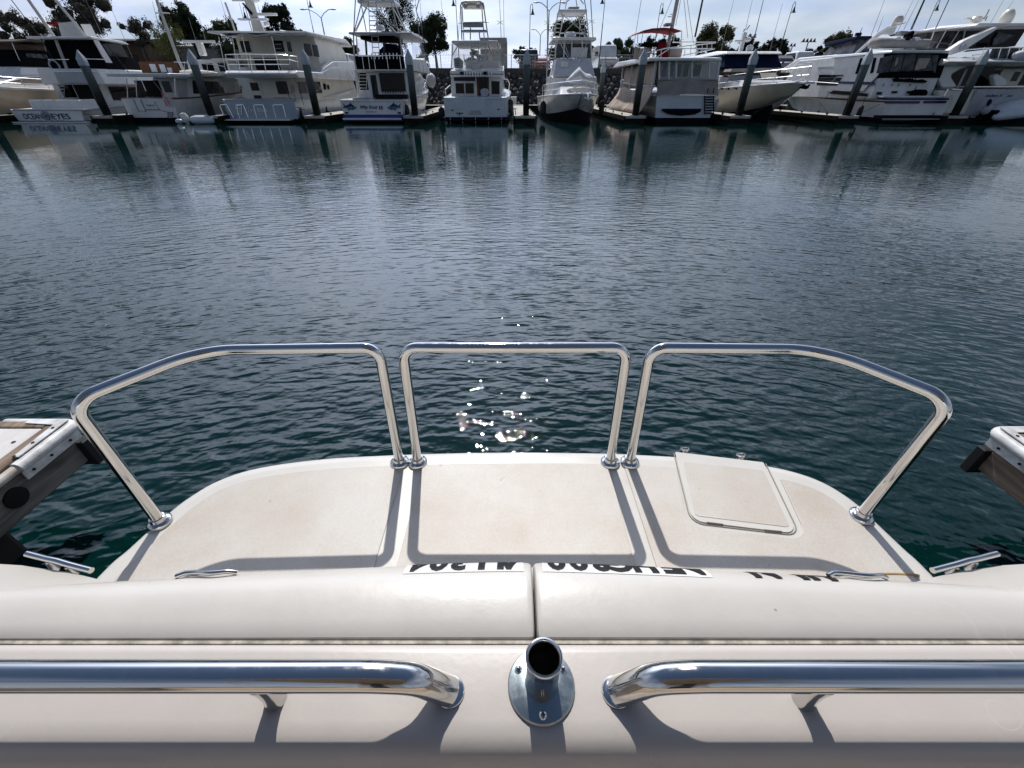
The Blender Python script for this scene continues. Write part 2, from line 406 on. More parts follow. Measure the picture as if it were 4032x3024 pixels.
mat_water()
mat_gelcoat('gelcoat', (.555, .527, .485))
mat_gelcoat('gelcoat_platform', (.585, .562, .520))
mat_nonskid('nonskid', (.550, .520, .478))
mat_chrome('chrome')
mat_chrome('galvanised', (.34, .39, .41), .30)
mat('rubber_black', (.02,.02,.022), .6)
mat('ink_black', (.012,.012,.013), .45, var=.02)
mat('sticker_white', (.68,.67,.65), .35)
mat('rust_stain', (.42,.27,.10), .6, var=.2, vscale=30)
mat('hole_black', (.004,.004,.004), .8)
mat('dock_top', (.62,.60,.58), .75, var=.05, vscale=14, bump=.001, bscale=160)
mat('vinyl_white', (.66,.67,.68), .42, var=.10, vscale=18, col2=(.40,.39,.37))
mat('vinyl_grey', (.50,.47,.43), .45, var=.12, vscale=14, col2=(.30,.25,.20))
mat_wood('weathered_wood', (.09,.06,.04), (.30,.23,.165), (26, 2.2, 26))
mat_wood('grey_wood', (.06,.055,.05), (.21,.19,.17), (22, 2.0, 22))
mat('dark_float', (.025,.024,.022), .8)
mat('concrete_grey', (.30,.30,.29), .85, var=.12, vscale=8, bump=.002)

# ---------------------------------------------------------------- water
wm = MB()
ys = [-500, -60, -20, -8, -3, 0, 1, 2, 3, 5, 8, 12, 18, 26, 34, 45, 60]
xs = [-400, -150, -70, -40, -20, -10, -5, -2, 0, 2, 5, 10, 20, 40, 70, 150, 400]
wm.add([(x, y, 0) for y in ys for x in xs], [(j*len(xs)+i, j*len(xs)+i+1, (j+1)*len(xs)+i+1, (j+1)*len(xs)+i) for j in range(len(ys)-1) for i in range(len(xs)-1)])
tag(wm.build('water', 'water', smooth=0), 'dark teal rippled harbour water between the docks', kind='structure')

# ================================================================ OUR BOAT'S STERN
S2 = 4032.0 / 2212.0
PZ = 0.40                                   # swim platform top
ours = thing('motorboat', 'stern of white motorboat in foreground with swim platform and chrome rails', 'motorboat', (0, .3, 0))
def mine(o):                                # parts of our boat keep world coordinates
    o.location = Vector(o.location) - Vector((0, .3, 0)) if o.parent == ours else o.location
    return o
def smooth_closed(pts, k=4):                # Catmull-Rom through an open list of points
    P = [Vector(p) for p in pts]; out = []
    for i in range(len(P) - 1):
        a, b, c, d = P[max(i-1,0)], P[i], P[i+1], P[min(i+2, len(P)-1)]
        for j in range(k):
            t = j / k
            out.append(.5*((2*b) + (c-a)*t + (2*a-5*b+4*c-d)*t*t + (3*b-a-3*c+d)*t**3))
    out.append(P[-1]); return out
edge_px = [(205,1240),(270,1182),(345,1115),(400,1072),(470,1032),(560,1004),(700,985),(850,976.5),(1000,972),(1150,971),(1300,973),(1400,977),(1500,983),(1600,992),(1700,1009),(1780,1036),(1850,1079),(1900,1125),(1960,1181),(2020,1237)]
edge = [onz(x*S2, y*S2, PZ) for x, y in edge_px]
edge = [Vector((edge[0].x - .02, .34, PZ))] + edge + [Vector((edge[-1].x + .02, .34, PZ))]
edge = smooth_closed(edge, 5)
ncen = Vector((0, .72, PZ))
def inset(pts, d):
    out = []
    for i, p in enumerate(pts):
        a, b = pts[max(i-1,0)], pts[min(i+1,len(pts)-1)]
        t = (b - a).normalized(); nn = Vector((t.y, -t.x, 0))
        if nn.dot(ncen - p) < 0: nn = -nn
        out.append(p + nn * d)
    return out
rings = []
for d, z in ((.050,PZ-.13),(.022,PZ-.13),(.006,PZ-.11),(0,PZ-.085),(0,PZ-.03),(.004,PZ-.014),(.012,PZ-.005),(.024,PZ-.001),(.04,PZ)):
    rings.append([Vector((p.x, p.y, z)) for p in inset(edge, d)])
mb = MB(); mb.loft(rings, cap=False, closed=False)
top = rings[-1]; mb.add(top, [tuple(range(len(top)))])
bot = rings[0]; mb.add(bot, [tuple(range(len(bot)))[::-1]])
mb.add([rings[0][0], rings[-1][0], rings[-1][-1], rings[0][-1]], [(0,1,2,3)])
plat = mine(mb.build('swim_platform', 'gelcoat_platform', ours, smooth=35))

inner = inset(edge, .072)
def y_inner(x):                             # front limit of the anti-slip area at a given x
    best = None
    for a, b in zip(inner, inner[1:]):
        if (a.x - x) * (b.x - x) <= 0 and abs(a.x-b.x) > 1e-6:
            y = a.y + (b.y - a.y) * (x - a.x) / (b.x - a.x)
            best = y if best is None else max(best, y)
    return best if best else .36
def panel(name, poly, parent, z0=PZ+.0005, h=.0035, mt='nonskid', bev=.0025):
    m_ = MB(); m_.prism([(p[0], p[1]) for p in poly], 'z', z0, z0 + h)
    o = m_.build(name, mt, parent, smooth=0, bevel=bev, seg=2)
    return o
def rounded(poly, r, n=5):
    P = [Vector((p[0], p[1], 0)) for p in poly]; out = []
    for i in range(len(P)):
        a, b, c = P[i-1], P[i], P[(i+1) % len(P)]
        rr = r[i] if isinstance(r, (list, tuple)) else r
        out += fillet([a, b, c], rr, n)[1:-1]
    return [(p.x, p.y) for p in out]
# centre panel
fx = [-.318 + (.345+.318)*i/12 for i in range(13)]
cen = [(x, y_inner(x)) for x in fx] + [(.350, .35), (-.330, .35)]
panel('nonskid_panel', cen, plat)
left_front = [p for p in inner if p.x < -.385 and p.y > .36]
lp = [(p.x, p.y) for p in left_front] + [(-.385, y_inner(-.385)), (-.392, .35), (left_front[0].x, .35)]
panel('nonskid_panel', lp, plat)
# hatch over the boarding ladder and the panel around it
hz = lambda x, y: onz(2600 + x*.3617, 1700 + y*.3617, PZ)
hA, hB, hD, hF = hz(165,238), hz(345,978), hz(1490,1118), hz(1128,352)
h_poly = [(hA.x, hA.y + .006), (hB.x, hB.y), (hD.x, hD.y), (hF.x, hF.y + .006)]
hr = rounded(h_poly, [.004, .035, .035, .004])
dd = .020
around = [(hF.x + dd, y_inner(hF.x + dd))]
right_front = [p for p in inner if p.x > hF.x + dd + .012 and p.y > .36]
xa_, xf_ = hA.x - dd, hF.x + dd
rp = [(.40, y_inner(.40)), (.43, y_inner(.43)), (xa_, y_inner(xa_))]
rp += rounded([(xa_, y_inner(xa_) - .02), (hB.x - dd, hB.y - dd), (hD.x + dd, hD.y - dd), (xf_, y_inner(xf_) - .02)], [.0005, .055, .055, .0005])[6:-6]
rp += around + [(p.x, p.y) for p in right_front] + [(right_front[-1].x, .35), (.412, .35)]
panel('nonskid_panel', rp, plat)
hatch = panel('hatch', hr, ours, z0=PZ + .001, h=.0028, mt='gelcoat_platform', bev=.0012); mine(hatch)
hi = rounded([(hz(245,335).x, hz(245,335).y), (hz(380,925).x, hz(380,925).y), (hz(1405,1050).x, hz(1405,1050).y), (hz(1120,430).x, hz(1120,430).y)], .012)
panel('nonskid_panel', hi, hatch, z0=PZ + .0039, h=.0012, bev=.0008)
gp = [Vector((x, y, PZ+.0012)) for x, y in rounded([(hA.x-.006, hA.y), (hB.x-.006, hB.y-.006), (hD.x+.006, hD.y-.006), (hF.x+.006, hF.y)], [.001,.04,.04,.001])]
gm = MB(); gm.tube(gp, .0020, 6); gm.build('gasket_groove', mat('groove_dark', (.30,.27,.235), .8), hatch)
for u in ((505,1000,680,1022), (1130,1082,1315,1100)):
    a, b = hz(u[0],u[1]), hz(u[2],u[3])
    g = MB(); g.tube([Vector((a.x,a.y,PZ+.004)), Vector((b.x,b.y,PZ+.004))], .0032, 8); g.build('hinge', mat('hinge_metal', (.22,.16,.15), .4, metal=.8), hatch)
for u in ((285,222),(900,288)):
    p_ = hz(*u)
    g = MB(); g.lathe([(.011,-.03),(.011,-.004),(.016,0),(.018,.006),(.015,.012),(.006,.015)], 14, (p_.x, p_.y + .014, PZ - .004), (0,.55,.83))
    g.tube([(p_.x-.02, p_.y+.012, PZ-.006), (p_.x+.02, p_.y+.012, PZ-.006)], .006, 8)
    mine(g.build('ladder_pivot', 'chrome', ours))
sp = [onz(3305, 1950, PZ), onz(3392, 1990, PZ), onz(3348, 2018, PZ), onz(3290, 1958, PZ)]
# guard rails on the platform
RT, RR = .88, .0160
def guard(path, rads):
    m_ = MB(); m_.tube(fillet(path, rads, 10), RR, 20)
    o = mine(m_.build('guard_rail', 'chrome', ours, smooth=60))
    for q in (path[0], path[-1]):
        f = MB(); f.lathe([(.034,0),(.034,.004),(.030,.009),(.022,.013),(.0205,.024),(.0162,.026)], 24, (q[0], q[1], PZ + .003))
        f.build('flange', 'chrome', o)
        for k in range(3):
            a_ = k*2.1 + .4
            s_ = MB(); s_.ell((q[0]+.0275*math.cos(a_), q[1]+.0275*math.sin(a_), PZ+.0125), .0032,.0032,.0018, 8, 4); s_.build('screw', 'chrome', o)
    return o
guard([(-.404,1.06,PZ),(-.392,1.06,RT),(-.905,1.045,RT),(-1.072,.80,RT),(-1.092,.807,PZ)], [.045,.20,.05])
guard([(-.339,1.06,PZ),(-.322,1.06,RT),(.338,1.06,RT),(.353,1.06,PZ)], [.045,.045])
guard([(.424,1.06,PZ),(.408,1.06,RT),(.905,1.05,RT),(1.075,.805,RT),(1.098,.829,PZ)], [.045,.22,.05])

# transom cap: two rounded gelcoat mouldings butted at a seam
prof = [(.2135,.930),(.2135,.985),(.2140,.9950),(.2158,.9995),(.2205,1.0022),(.231,1.0040),(.245,1.0050),(.258,1.0045),(.270,1.0020),(.280,.9962),(.2885,.987),(.2945,.9735),(.298,.956),(.300,.93),(.302,.86),(.306,.70),(.312,.40),(.316,.10)]
def cap_point(i, x, shrink=0.0):
    y, z = prof[i]
    w = min(1, max(0, (y - .2135) / .0865))
    bow = (.029 - .070 * (math.sqrt(x*x + .01) - .1)) * w
    sag = -.004 * max(0, abs(x) - .20)**1.5 * (1 if i > 0 else 0)
    cy, cz = .257, .95
    y2, z2 = y + bow, z + sag
    if shrink:
        d = Vector((cy - y2, cz - z2)); d.normalize(); y2 += d.x * shrink; z2 += d.y * shrink
    return Vector((x, y2, z2))
SEAM = .027
def cap(x_in, x_out):
    sgn = 1 if x_out > x_in else -1
    sec = [(0.0,.006),(.0006,.0035),(.002,.0014),(.0045,.0003),(.008,0)] + [(d, 0) for d in [.02,.05,.1,.15,.2,.25,.3,.35,.4,.45,.5,.56,.62,.7,.8,.95,1.15]]
    rings_ = []
    for d, sh in sec:
        x = x_in + sgn * d
        rings_.append([cap_point(i, x, sh) for i in range(len(prof))] + [Vector((x,.24,.10)), Vector((x,.24,.93))])
    m_ = MB(); m_.loft(rings_)
    return mine(m_.build('transom_cap', 'gelcoat', ours, smooth=30))
cap_l = cap(SEAM - .0014, -1.2)
cap_r = cap(SEAM + .0014, 1.2)
# registration sticker with its letters, following the cap's aft face
def cap_surface(x, s, off):                 # s = arc length down the aft face from profile index 8
    i = 8; 
    while True:
        a, b = cap_point(i, x), cap_point(i+1, x); L = (b - a).length
        if s <= L or i >= len(prof) - 3:
            p = a + (b - a) * (s / L); t = (b - a).normalized(); return p + Vector((0, -t.z, t.y)) * off
        s -= L; i += 1
def stick(x0, x1):
    m_ = MB(); nx, ns = 24, 10
    m_.add([cap_surface(x0+(x1-x0)*i/nx, .0050 + .060*j/ns, .0006) for i in range(nx+1) for j in range(ns+1)],
           [(i*(ns+1)+j, (i+1)*(ns+1)+j, (i+1)*(ns+1)+j+1, i*(ns+1)+j+1) for i in range(nx) for j in range(ns)])
    return m_
stk_l = stick(-.138, SEAM - .012).build('registration_sticker', 'sticker_white', cap_l, smooth=60)
stk_r = stick(SEAM + .012, .252).build('registration_sticker', 'sticker_white', cap_r, smooth=60)
def letters(txt, x_start, pitch, parent):
    for k, ch in enumerate(txt):
        if ch == ' ': continue
        me = text_mesh(ch, .054, align='LEFT', bold=.0026)
        xs_ = [v.co.x for v in me.vertices]; w = max(xs_) - min(xs_); x_off = min(xs_)
        bm = bmesh.new(); bm.from_mesh(me)
        for lev in range(1, 12):
            bmesh.ops.bisect_plane(bm, geom=bm.verts[:] + bm.edges[:] + bm.faces[:], plane_co=(0, .004*lev, 0), plane_no=(0,1,0))
        bm.to_mesh(me); bm.free()
        for v in me.vertices:
            v.co = cap_surface(x_start - k*pitch - (v.co.x - x_off)*.84, .0085 + (.0395 - v.co.y), .0012)
        me.update()
        mesh_obj('letter', me, 'ink_black', parent)
letters('HIN', .409, .0345, stk_r)
letters('NEHG800', .246, .0292, stk_r)
letters('A11304', .014, .0245, stk_l)
# coaming in front of the cap
mb = MB()
cprof = [(-.075,.60),(-.075,.86),(.07,.868),(.100,.874),(.1055,.900),(.1075,.940),(.1095,.966),(.1125,.979),(.1175,.9885),(.1235,.9945),(.131,.9982),(.142,.9996),(.200,1.0005),(.2065,.9998),(.2095,.9970),(.2105,.992),(.2108,.94),(.2108,.60)]
mb.prism(cprof, 'x', -1.02, 1.02)
mine(mb.build('coaming', mat_gelcoat('gelcoat_coaming', (.505,.462,.425)), ours, smooth=50))
mb = MB(); mb.box(-1.0, 1.0, .2108, .214, .94, .9972)
mine(mb.build('seam_dirt_line', mat('grime', (.50,.46,.39), .9, var=.25, vscale=60), ours, smooth=0))
# stern quarters, hull sides, cockpit sole; unseen cabin behind the camera, added for rail reflections
for sg in (-1, 1):
    out = [(.50,.25),(.52,.296),(.56,.312),(.62,.325),(.70,.336),(.80,.342),(.95,.335),(1.10,.30),(1.20,.22),(1.235,.05),(1.25,-1.5),(1.25,-4.2),(1.02,-4.2),(1.02,.215),(.52,.215)]
    rr_ = []
    for dz, s_ in ((-.012, 1.0), (-.003, .998), (0, .993)):
        rr_.append([Vector((sg*x*s_, y*s_ if y > 0 else y, .948 + dz)) for x, y in out])
    low = [Vector((sg*x*1.0, y, .30)) for x, y in out]
    m_ = MB(); m_.loft([low] + rr_); mine(m_.build('stern_quarter', 'gelcoat', ours, smooth=40))
    a, b = Vector((sg*.690,.345,.957)), Vector((sg*.596,.326,.951))
    d = (b - a).normalized()
    c_ = MB(); c_.tube([a - d*.004, a + d*.01, a.lerp(b,.3), a.lerp(b,.5) + Vector((0,0,.002)), a.lerp(b,.7), b - d*.01, b + d*.008], .0042, 10)
    for t in (.33, .67):
        q = a.lerp(b, t); c_.lathe([(.005,-.018),(.004,-.008),(.003,0)], 10, q + Vector((0,-.003,-.004)))
    mine(c_.build('cleat', 'chrome', ours))
    x0 = -.430 if sg < 0 else .405
    c_ = MB(); c_.tube([cap_surface(x0 + .075*k/8, .021 + .004*math.sin(k*.9), .006 if 0 < k < 8 else .003) for k in range(9)], .0030, 10)
    c_.tube([cap_surface(x0 + .012 + .05*k/6, .030, .004) for k in range(7)], .0026, 8)
    mine(c_.build('pop_up_cleat', 'chrome', ours))
hb = MB()
def hull_ring(y, w, zt): return [Vector((-w,y,zt)), Vector((-w*.97,y,.05)), Vector((-w*.80,y,-.25)), Vector((0,y,-.5)), Vector((w*.80,y,-.25)), Vector((w*.97,y,.05)), Vector((w,y,zt))]
hb.loft([hull_ring(.22,1.18,.42), hull_ring(-1.5,1.24,.42), hull_ring(-4.2,1.25,.42)])
mine(hb.build('hull', 'gelcoat', ours))
mb = MB(); mb.box(-1.02,1.02,-2.6,-.07,.42,.45); mine(mb.build('cockpit_sole', 'nonskid', ours, smooth=0))
cb = MB(); cb.hexa([(-1.02,-4.2,.45),(1.02,-4.2,.45),(1.02,-2.6,.45),(-1.02,-2.6,.45)], [(-.9,-4.1,2.3),(.9,-4.1,2.3),(.9,-2.75,2.3),(-.9,-2.75,2.3)])
mine(cb.build('cabin', 'gelcoat', ours, bevel=.05, smooth=0))
cb = MB(); cb.hexa([(-.34,-2.605,.5),(.34,-2.605,.5),(.34,-2.58,.5),(-.34,-2.58,.5)], [(-.32,-2.725,2.1),(.32,-2.725,2.1),(.32,-2.69,2.1),(-.32,-2.69,2.1)])
mine(cb.build('door', mat('smoked_door', (.02,.02,.025), .1), ours, smooth=0))
bm_ = MB(); P_ = [(-1.02,2.20),(-.7,2.33),(-.3,2.39),(.3,2.39),(.7,2.33),(1.02,2.20)]
bm_.prism(P_ + [(x, z - .02) for x, z in P_[::-1]], 'y', -2.9, -.75)
mine(bm_.build('bimini', mat('canvas_tan', (.42,.33,.25), .85, bump=.01, bscale=9), ours, smooth=40))  # unseen canopy, added to block blue sky and warm the fill light
for sg in (-1, 1):
    for y in (-.85, -2.7):
        pp = MB(); pp.tube([(sg*1.12,-1.8,.95),(sg*1.0,y,2.19)], .0125, 10); mine(pp.build('bimini_post', 'chrome', ours))  # posts of the added canopy, also out of view
bm_ = MB(); bm_.box(-.95,.95,-1.25,-.75,.45,.86); mine(bm_.build('unseen_bounce_seat', 'canvas_tan', ours, smooth=0, bevel=.05, seg=4))  # unseen tan seat, added to bounce warm light on the coaming
# grab rails on the coaming
GZ = 1.057
def grab(sg, xe, xm):
    xo = sg * 1.0
    path = fillet([(xo,.158,GZ), (xe + sg*.062,.158,GZ), (xe + sg*.028,.1605,GZ - .012), (xe,.164,1.004)], [.075,.040], 8)
    m_ = MB(); m_.tube(path, .0134, 28)
    o = mine(m_.build('grab_rail', 'chrome', ours, smooth=60))
    e = MB(); e.lathe([(.0150,0),(.0149,.0012),(.0145,.0022),(.0137,.0028)], 28, (xe - sg*.001,.1645,1.0)); ee = e.build('end_plate', 'chrome', o)
    for x in (xm, xm + sg*.36):
        s_ = MB(); s_.lathe([(.0108,0),(.0098,.003),(.0088,.014),(.0094,.03),(.0115,.047)], 20, (x,.158,.9995)); s_.build('standoff', 'chrome', o)
grab(-1, -.064, -.237)
grab(1, .107, .292)
# stainless pole socket
fx_, fy_ = .030, .170
fl = MB(); fl.lathe([(.034,0),(.0343,.0018),(.033,.0038),(.024,.0058),(.0172,.0072)], 40, (fx_, fy_, 1.0))
sock = mine(fl.build('pole_socket', 'galvanised', ours))
tb = MB(); n_ = 36; H_ = .067
rings = [[Vector((fx_ + r*math.cos(2*math.pi*k/n_), fy_ + r*math.sin(2*math.pi*k/n_), 1.0 + z)) for k in range(n_)] for r, z in ((.0172,.006),(.0163,.010),(.0163,H_-.006),(.0176,H_-.003),(.0178,H_-.001),(.0170,H_+.0008),(.0155,H_+.0012),(.0142,H_),(.0134,H_-.004),(.0134,.01))]
tb.loft(rings, cap=False); tb.build('sleeve', 'chrome', sock, smooth=50)
tb = MB(); tb.lathe([(.0133,.0),(.0133,.002)], 24, (fx_, fy_, 1.009)); tb.build('sleeve_bottom', 'hole_black', sock)
for a_ in (R(-90), R(152), R(28)):
    q = Vector((fx_ + .0262*math.cos(a_), fy_ + .0262*math.sin(a_), 1.0052))
    s_ = MB(); s_.ell(q, .0042, .0042, .0026, 12, 6); sc_ = s_.build('screw', 'chrome', sock)
    for t in (0, R(90)):
        dx, dy = math.cos(a_+t)*.0022, math.sin(a_+t)*.0022
        g = MB(); g.tube([q + Vector((-dx,-dy,.0024)), q + Vector((dx,dy,.0024))], .0005, 4); g.build('screw_slot', 'hole_black', sock)
# rusty rope end / stain at the starboard corner of the platform
mb = MB(); mb.tube([onz(x*S2, y*S2, PZ + .003) for x, y in ((1868,1244),(1900,1240),(1940,1240),(1985,1243))], .0035, 8)
mine(mb.build('drain_hose', 'rust_stain', ours))

# ================================================================ THE FINGER DOCKS BESIDE OUR BOAT
def finger_beside(sg, xe, ye, label):
    t = thing('finger_dock', label, 'dock', (sg*(xe+.6), 0, 0))
    def q(o): o.location = Vector(o.location) - t.location if o.parent == t else o.location; return o
    x0, x1 = xe, xe + 1.25
    def bx(name, a, b, y0, y1, z0, z1, mt, bev=.006):
        m_ = MB(); m_.box(min(sg*a, sg*b), max(sg*a, sg*b), y0, y1, z0, z1); return q(m_.build(name, mt, t, smooth=0, bevel=bev))
    k = 0; yy = ye - .042
    while yy > -3.2:
        bx('deck_panel', x0+.066, x1-.066, max(yy-1.2,-3.3), yy, .36, .450, 'dock_top', .008); yy -= 1.206; k += 1
    bx('waler', x0+.012, x0+.063, -3.3, ye-.03, .405, .453, 'weathered_wood')
    bx('waler', x1-.063, x1-.012, -3.3, ye-.03, .405, .453, 'weathered_wood')
    bx('end_waler', x0+.066, x1-.066, ye-.040, ye-.004, .30, .453, 'weathered_wood')
    bx('fascia_board', x0+.006, x0+.050, -3.3, ye-.03, .265, .400, 'grey_wood' if sg < 0 else 'weathered_wood')
    bx('fascia_board', x1-.050, x1-.006, -3.3, ye-.03, .265, .400, 'grey_wood')
    bx('float', x0+.22, x1-.22, -3.2, ye-.25, -.35, .355, 'dark_float', .02)
    m_ = MB(); m_.tube([(sg*(x0-.002),-3.3,.428),(sg*(x0-.002),ye-.20,.428)], .0165, 14); q(m_.build('rub_rail', 'vinyl_grey', t))
    m_ = MB(); m_.tube(fillet([(sg*(x0-.004),ye-.23,.429),(sg*(x0-.004),ye+.004,.429),(sg*(x0+.26),ye+.004,.429)], .035, 8), .0215, 16)
    cg = q(m_.build('corner_guard', 'vinyl_white', t))
    m_ = MB(); m_.prism([(sg*(x0+.0), ye), (sg*(x0+.15), ye), (sg*(x0+.15), ye-.020), (sg*(x0+.032), ye-.030), (sg*(x0+.020), ye-.20), (sg*(x0+.0), ye-.20)], 'z', .4535, .4575); m_.build('flap', 'vinyl_white', cg, smooth=0)
    m_ = MB(); m_.box(min(sg*(x0-.010),sg*(x0-.004)), max(sg*(x0-.010),sg*(x0-.004)), ye-.23, ye-.005, .375, .428); m_.build('side_flap', 'vinyl_white', cg, smooth=0)
    for y in (ye-.20, ye-.05, ye-.13):
        s_ = MB(); s_.lathe([(.005,0),(.005,.003)], 8, (sg*(x0-.012), y, .395), (-sg,0,0)); s_.build('screw', 'rubber_black', cg)
        s_ = MB(); s_.lathe([(.005,0),(.005,.003)], 8, (sg*(x0+.015), y, .457)); s_.build('screw', 'rubber_black', cg)
    for y in (ye-.285, ye-.60, ye-.92, ye-1.24, ye-1.9):
        m_ = MB(); m_.lathe([(.037,-.02),(.037,.006),(.030,.008)], 20, (sg*(x0+.004), y, .345), (-sg,0,0)); q(m_.build('bolt_recess', 'hole_black', t))
    m_ = MB(); m_.box(min(sg*(x0-.02), sg*(x0+.12)), max(sg*(x0-.02), sg*(x0+.12)), ye-.03, ye+.005, .24, .36); q(m_.build('corner_bracket', 'rubber_black', t, smooth=0, bevel=.004))
    for i in range(12):
        yb = ye - .12 - i*.27
        m_ = MB(); m_.lathe([(.008,0),(.006,.003)], 8, (sg*(x0+.10), yb, .449)); q(m_.build('screw', 'rubber_black', t))
finger_beside(-1, 1.715, 1.235, 'white topped finger dock with wooden edge left of the foreground swim platform')
finger_beside(1, 1.845, 1.19, 'weathered finger dock end with white corner guard right of the foreground platform')

# ================================================================ FAR SHORE
K = 700.0 / 2212.0                          # the far shore was measured on enlargements; this is their scale
def zp(zone, x, y, Y): return at(zone + x*K, y*K, Y)
def onx(px, py, X):
    d = ray(px, py); t = X / d.x
    return Vector((X, d.y*t, EYE + d.z*t))
PILE_Y, DZ = 26.0, .36
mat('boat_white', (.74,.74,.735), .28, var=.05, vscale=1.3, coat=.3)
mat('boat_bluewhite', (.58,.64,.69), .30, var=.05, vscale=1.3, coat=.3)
mat('boat_blue', (.36,.43,.50), .35, var=.05, vscale=1.3, coat=.2)
mat('boat_cream', (.72,.68,.60), .30, var=.06, vscale=1.2, coat=.3)
mat('boat_tan', (.52,.43,.31), .30, var=.06, vscale=1.0, coat=.3)
mat('boat_grey', (.42,.43,.45), .4, var=.05)
mat('glass_dark', (.005,.006,.008), .04, var=.2, spec=.16, rvar=.02)
mat('glass_tint', (.03,.037,.042), .06, var=.2, spec=.22, rvar=.03)
mat('canvas_beige', (.52,.44,.38), .85, var=.12, vscale=2.5, bump=.02, bscale=6)
mat('canvas_taupe', (.36,.33,.31), .85, var=.10, vscale=2.5, bump=.01, bscale=8)
mat('canvas_navy', (.008,.014,.045), .9, spec=.08, var=.2, bump=.01, bscale=8)
mat('canvas_blue', (.012,.075,.14), .75, var=.25, vscale=1.2, bump=.02, bscale=4)
mat('canvas_black', (.006,.006,.008), .9, var=.2, spec=.06)
mat('canvas_red', (.22,.012,.018), .9, spec=.1, var=.15, bump=.01, bscale=8)
mat('canvas_white', (.66,.67,.69), .7, var=.06, bump=.04, bscale=3.5)
mat('vinyl_smoke', (.085,.09,.105), .2, spec=.2, var=.5, vscale=2.5, bump=.03, bscale=3)
mat('paint_navy', (.012,.016,.075), .25, var=.1)
mat('paint_blue', (.02,.03,.24), .3, var=.1)
mat('antifoul', (.006,.007,.010), .8, spec=.1)
mat('teak', (.16,.07,.03), .6, var=.2, vscale=6)
mat('steel', (.78,.79,.80), .22, metal=.85, var=.05)
mat('pole_dark', (.05,.055,.06), .5, metal=.3)
mat('pole_grey', (.30,.31,.31), .5, metal=.4)
mat('pale_paint', (.62,.60,.56), .5)
mat('rope', (.10,.09,.08), .9)
mat('flag_red', (.45,.06,.06), .8, var=.3, vscale=8, col2=(.6,.6,.6))
mat('print_navy', (.02,.02,.10), .5, var=.05)
mat('print_grey', (.25,.25,.36), .5, var=.05)
mat('print_white', (.75,.76,.78), .5, var=.03)
mat('print_teal', (.08,.20,.28), .5, var=.4, vscale=8)
m, n, l, p = nodes('vinyl_clear')
p.inputs['Base Color'].default_value = (.55,.57,.60,1); p.inputs['Roughness'].default_value = .12
tr_ = n.new('ShaderNodeBsdfTransparent'); mxs = n.new('ShaderNodeMixShader'); nz_ = n.new('ShaderNodeTexNoise'); nz_.inputs['Scale'].default_value = 1.6
mr_ = n.new('ShaderNodeMapRange'); mr_.inputs['To Min'].default_value = .04; mr_.inputs['To Max'].default_value = .30
tc_ = n.new('ShaderNodeTexCoord'); l.new(tc_.outputs['Object'], nz_.inputs['Vector']); l.new(nz_.outputs['Fac'], mr_.inputs['Value']); l.new(mr_.outputs[0], mxs.inputs[0])
l.new(tr_.outputs[0], mxs.inputs[1]); l.new(p.outputs[0], mxs.inputs[2]); l.new(mxs.outputs[0], n['Material Output'].inputs[0])
# concrete piles: grey-green, weed-dark towards the water
m, n, l, p = nodes('pile_concrete')
tc_ = n.new('ShaderNodeTexCoord'); sx = n.new('ShaderNodeSeparateXYZ'); l.new(tc_.outputs['Object'], sx.inputs[0])
nz_ = n.new('ShaderNodeTexNoise'); nz_.inputs['Scale'].default_value = 3.5; nz_.inputs['Detail'].default_value = 7; l.new(tc_.outputs['Object'], nz_.inputs['Vector'])
ad = n.new('ShaderNodeMath'); ad.operation = 'MULTIPLY_ADD'; ad.inputs[1].default_value = .9; l.new(nz_.outputs['Fac'], ad.inputs[0]); l.new(sx.outputs['Z'], ad.inputs[2])
cr = n.new('ShaderNodeValToRGB'); p.inputs['Specular IOR Level'].default_value = .15; cr.color_ramp.elements[0].position = .33; cr.color_ramp.elements[0].color = (.008,.008,.006,1)
cr.color_ramp.elements[1].position = .72; cr.color_ramp.elements[1].color = (.13,.15,.155,1)
e_ = cr.color_ramp.elements.new(.50); e_.color = (.045,.048,.044,1)
mr_ = n.new('ShaderNodeMapRange'); mr_.inputs['From Max'].default_value = 3.6; l.new(ad.outputs[0], mr_.inputs['Value']); l.new(mr_.outputs[0], cr.inputs[0])
l.new(cr.outputs[0], p.inputs['Base Color']); p.inputs['Roughness'].default_value = .85
b_ = n.new('ShaderNodeBump'); b_.inputs['Distance'].default_value = .02; l.new(nz_.outputs['Fac'], b_.inputs['Height']); l.new(b_.outputs[0], p.inputs['Normal'])
mat('pile_cap', (.50,.54,.56), .5, var=.12, vscale=4)
mat('dock_far', (.46,.44,.40), .85, var=.12, vscale=2, bump=.003)
mat('dock_edge', (.022,.019,.016), .9, var=.3, spec=.1)
mat('rock', (.085,.088,.09), .8, var=.35, vscale=2.2, bump=.05, bscale=5, col2=(.03,.03,.032))
mat('earth', (.10,.085,.065), .95, var=.2, vscale=.5)
mat('asphalt', (.06,.06,.062), .9, var=.15, vscale=.4)
mat('kerb_dark', (.07,.065,.06), .85)
mat('bark', (.06,.05,.042), .9, var=.3, vscale=4, bump=.03, bscale=12)
mat('leaf_dark', (.028,.040,.022), .8, spec=.12, var=.3, vscale=.8, col2=(.014,.022,.012))
mat('leaf_mid', (.045,.062,.028), .8, spec=.12, var=.3, vscale=.8, col2=(.022,.034,.016))
mat('leaf_olive', (.085,.085,.036), .8, spec=.12, var=.3, vscale=.8, col2=(.045,.05,.022))
mat('leaf_pale', (.15,.16,.05), .8, spec=.12, var=.3, vscale=.8, col2=(.09,.10,.035))
mat('leaf_grey', (.07,.065,.05), .8, spec=.12, var=.3, vscale=.8, col2=(.035,.035,.026))
mat('car_white', (.70,.70,.70), .25, coat=.6)
mat('car_dark', (.03,.032,.036), .25, coat=.6)
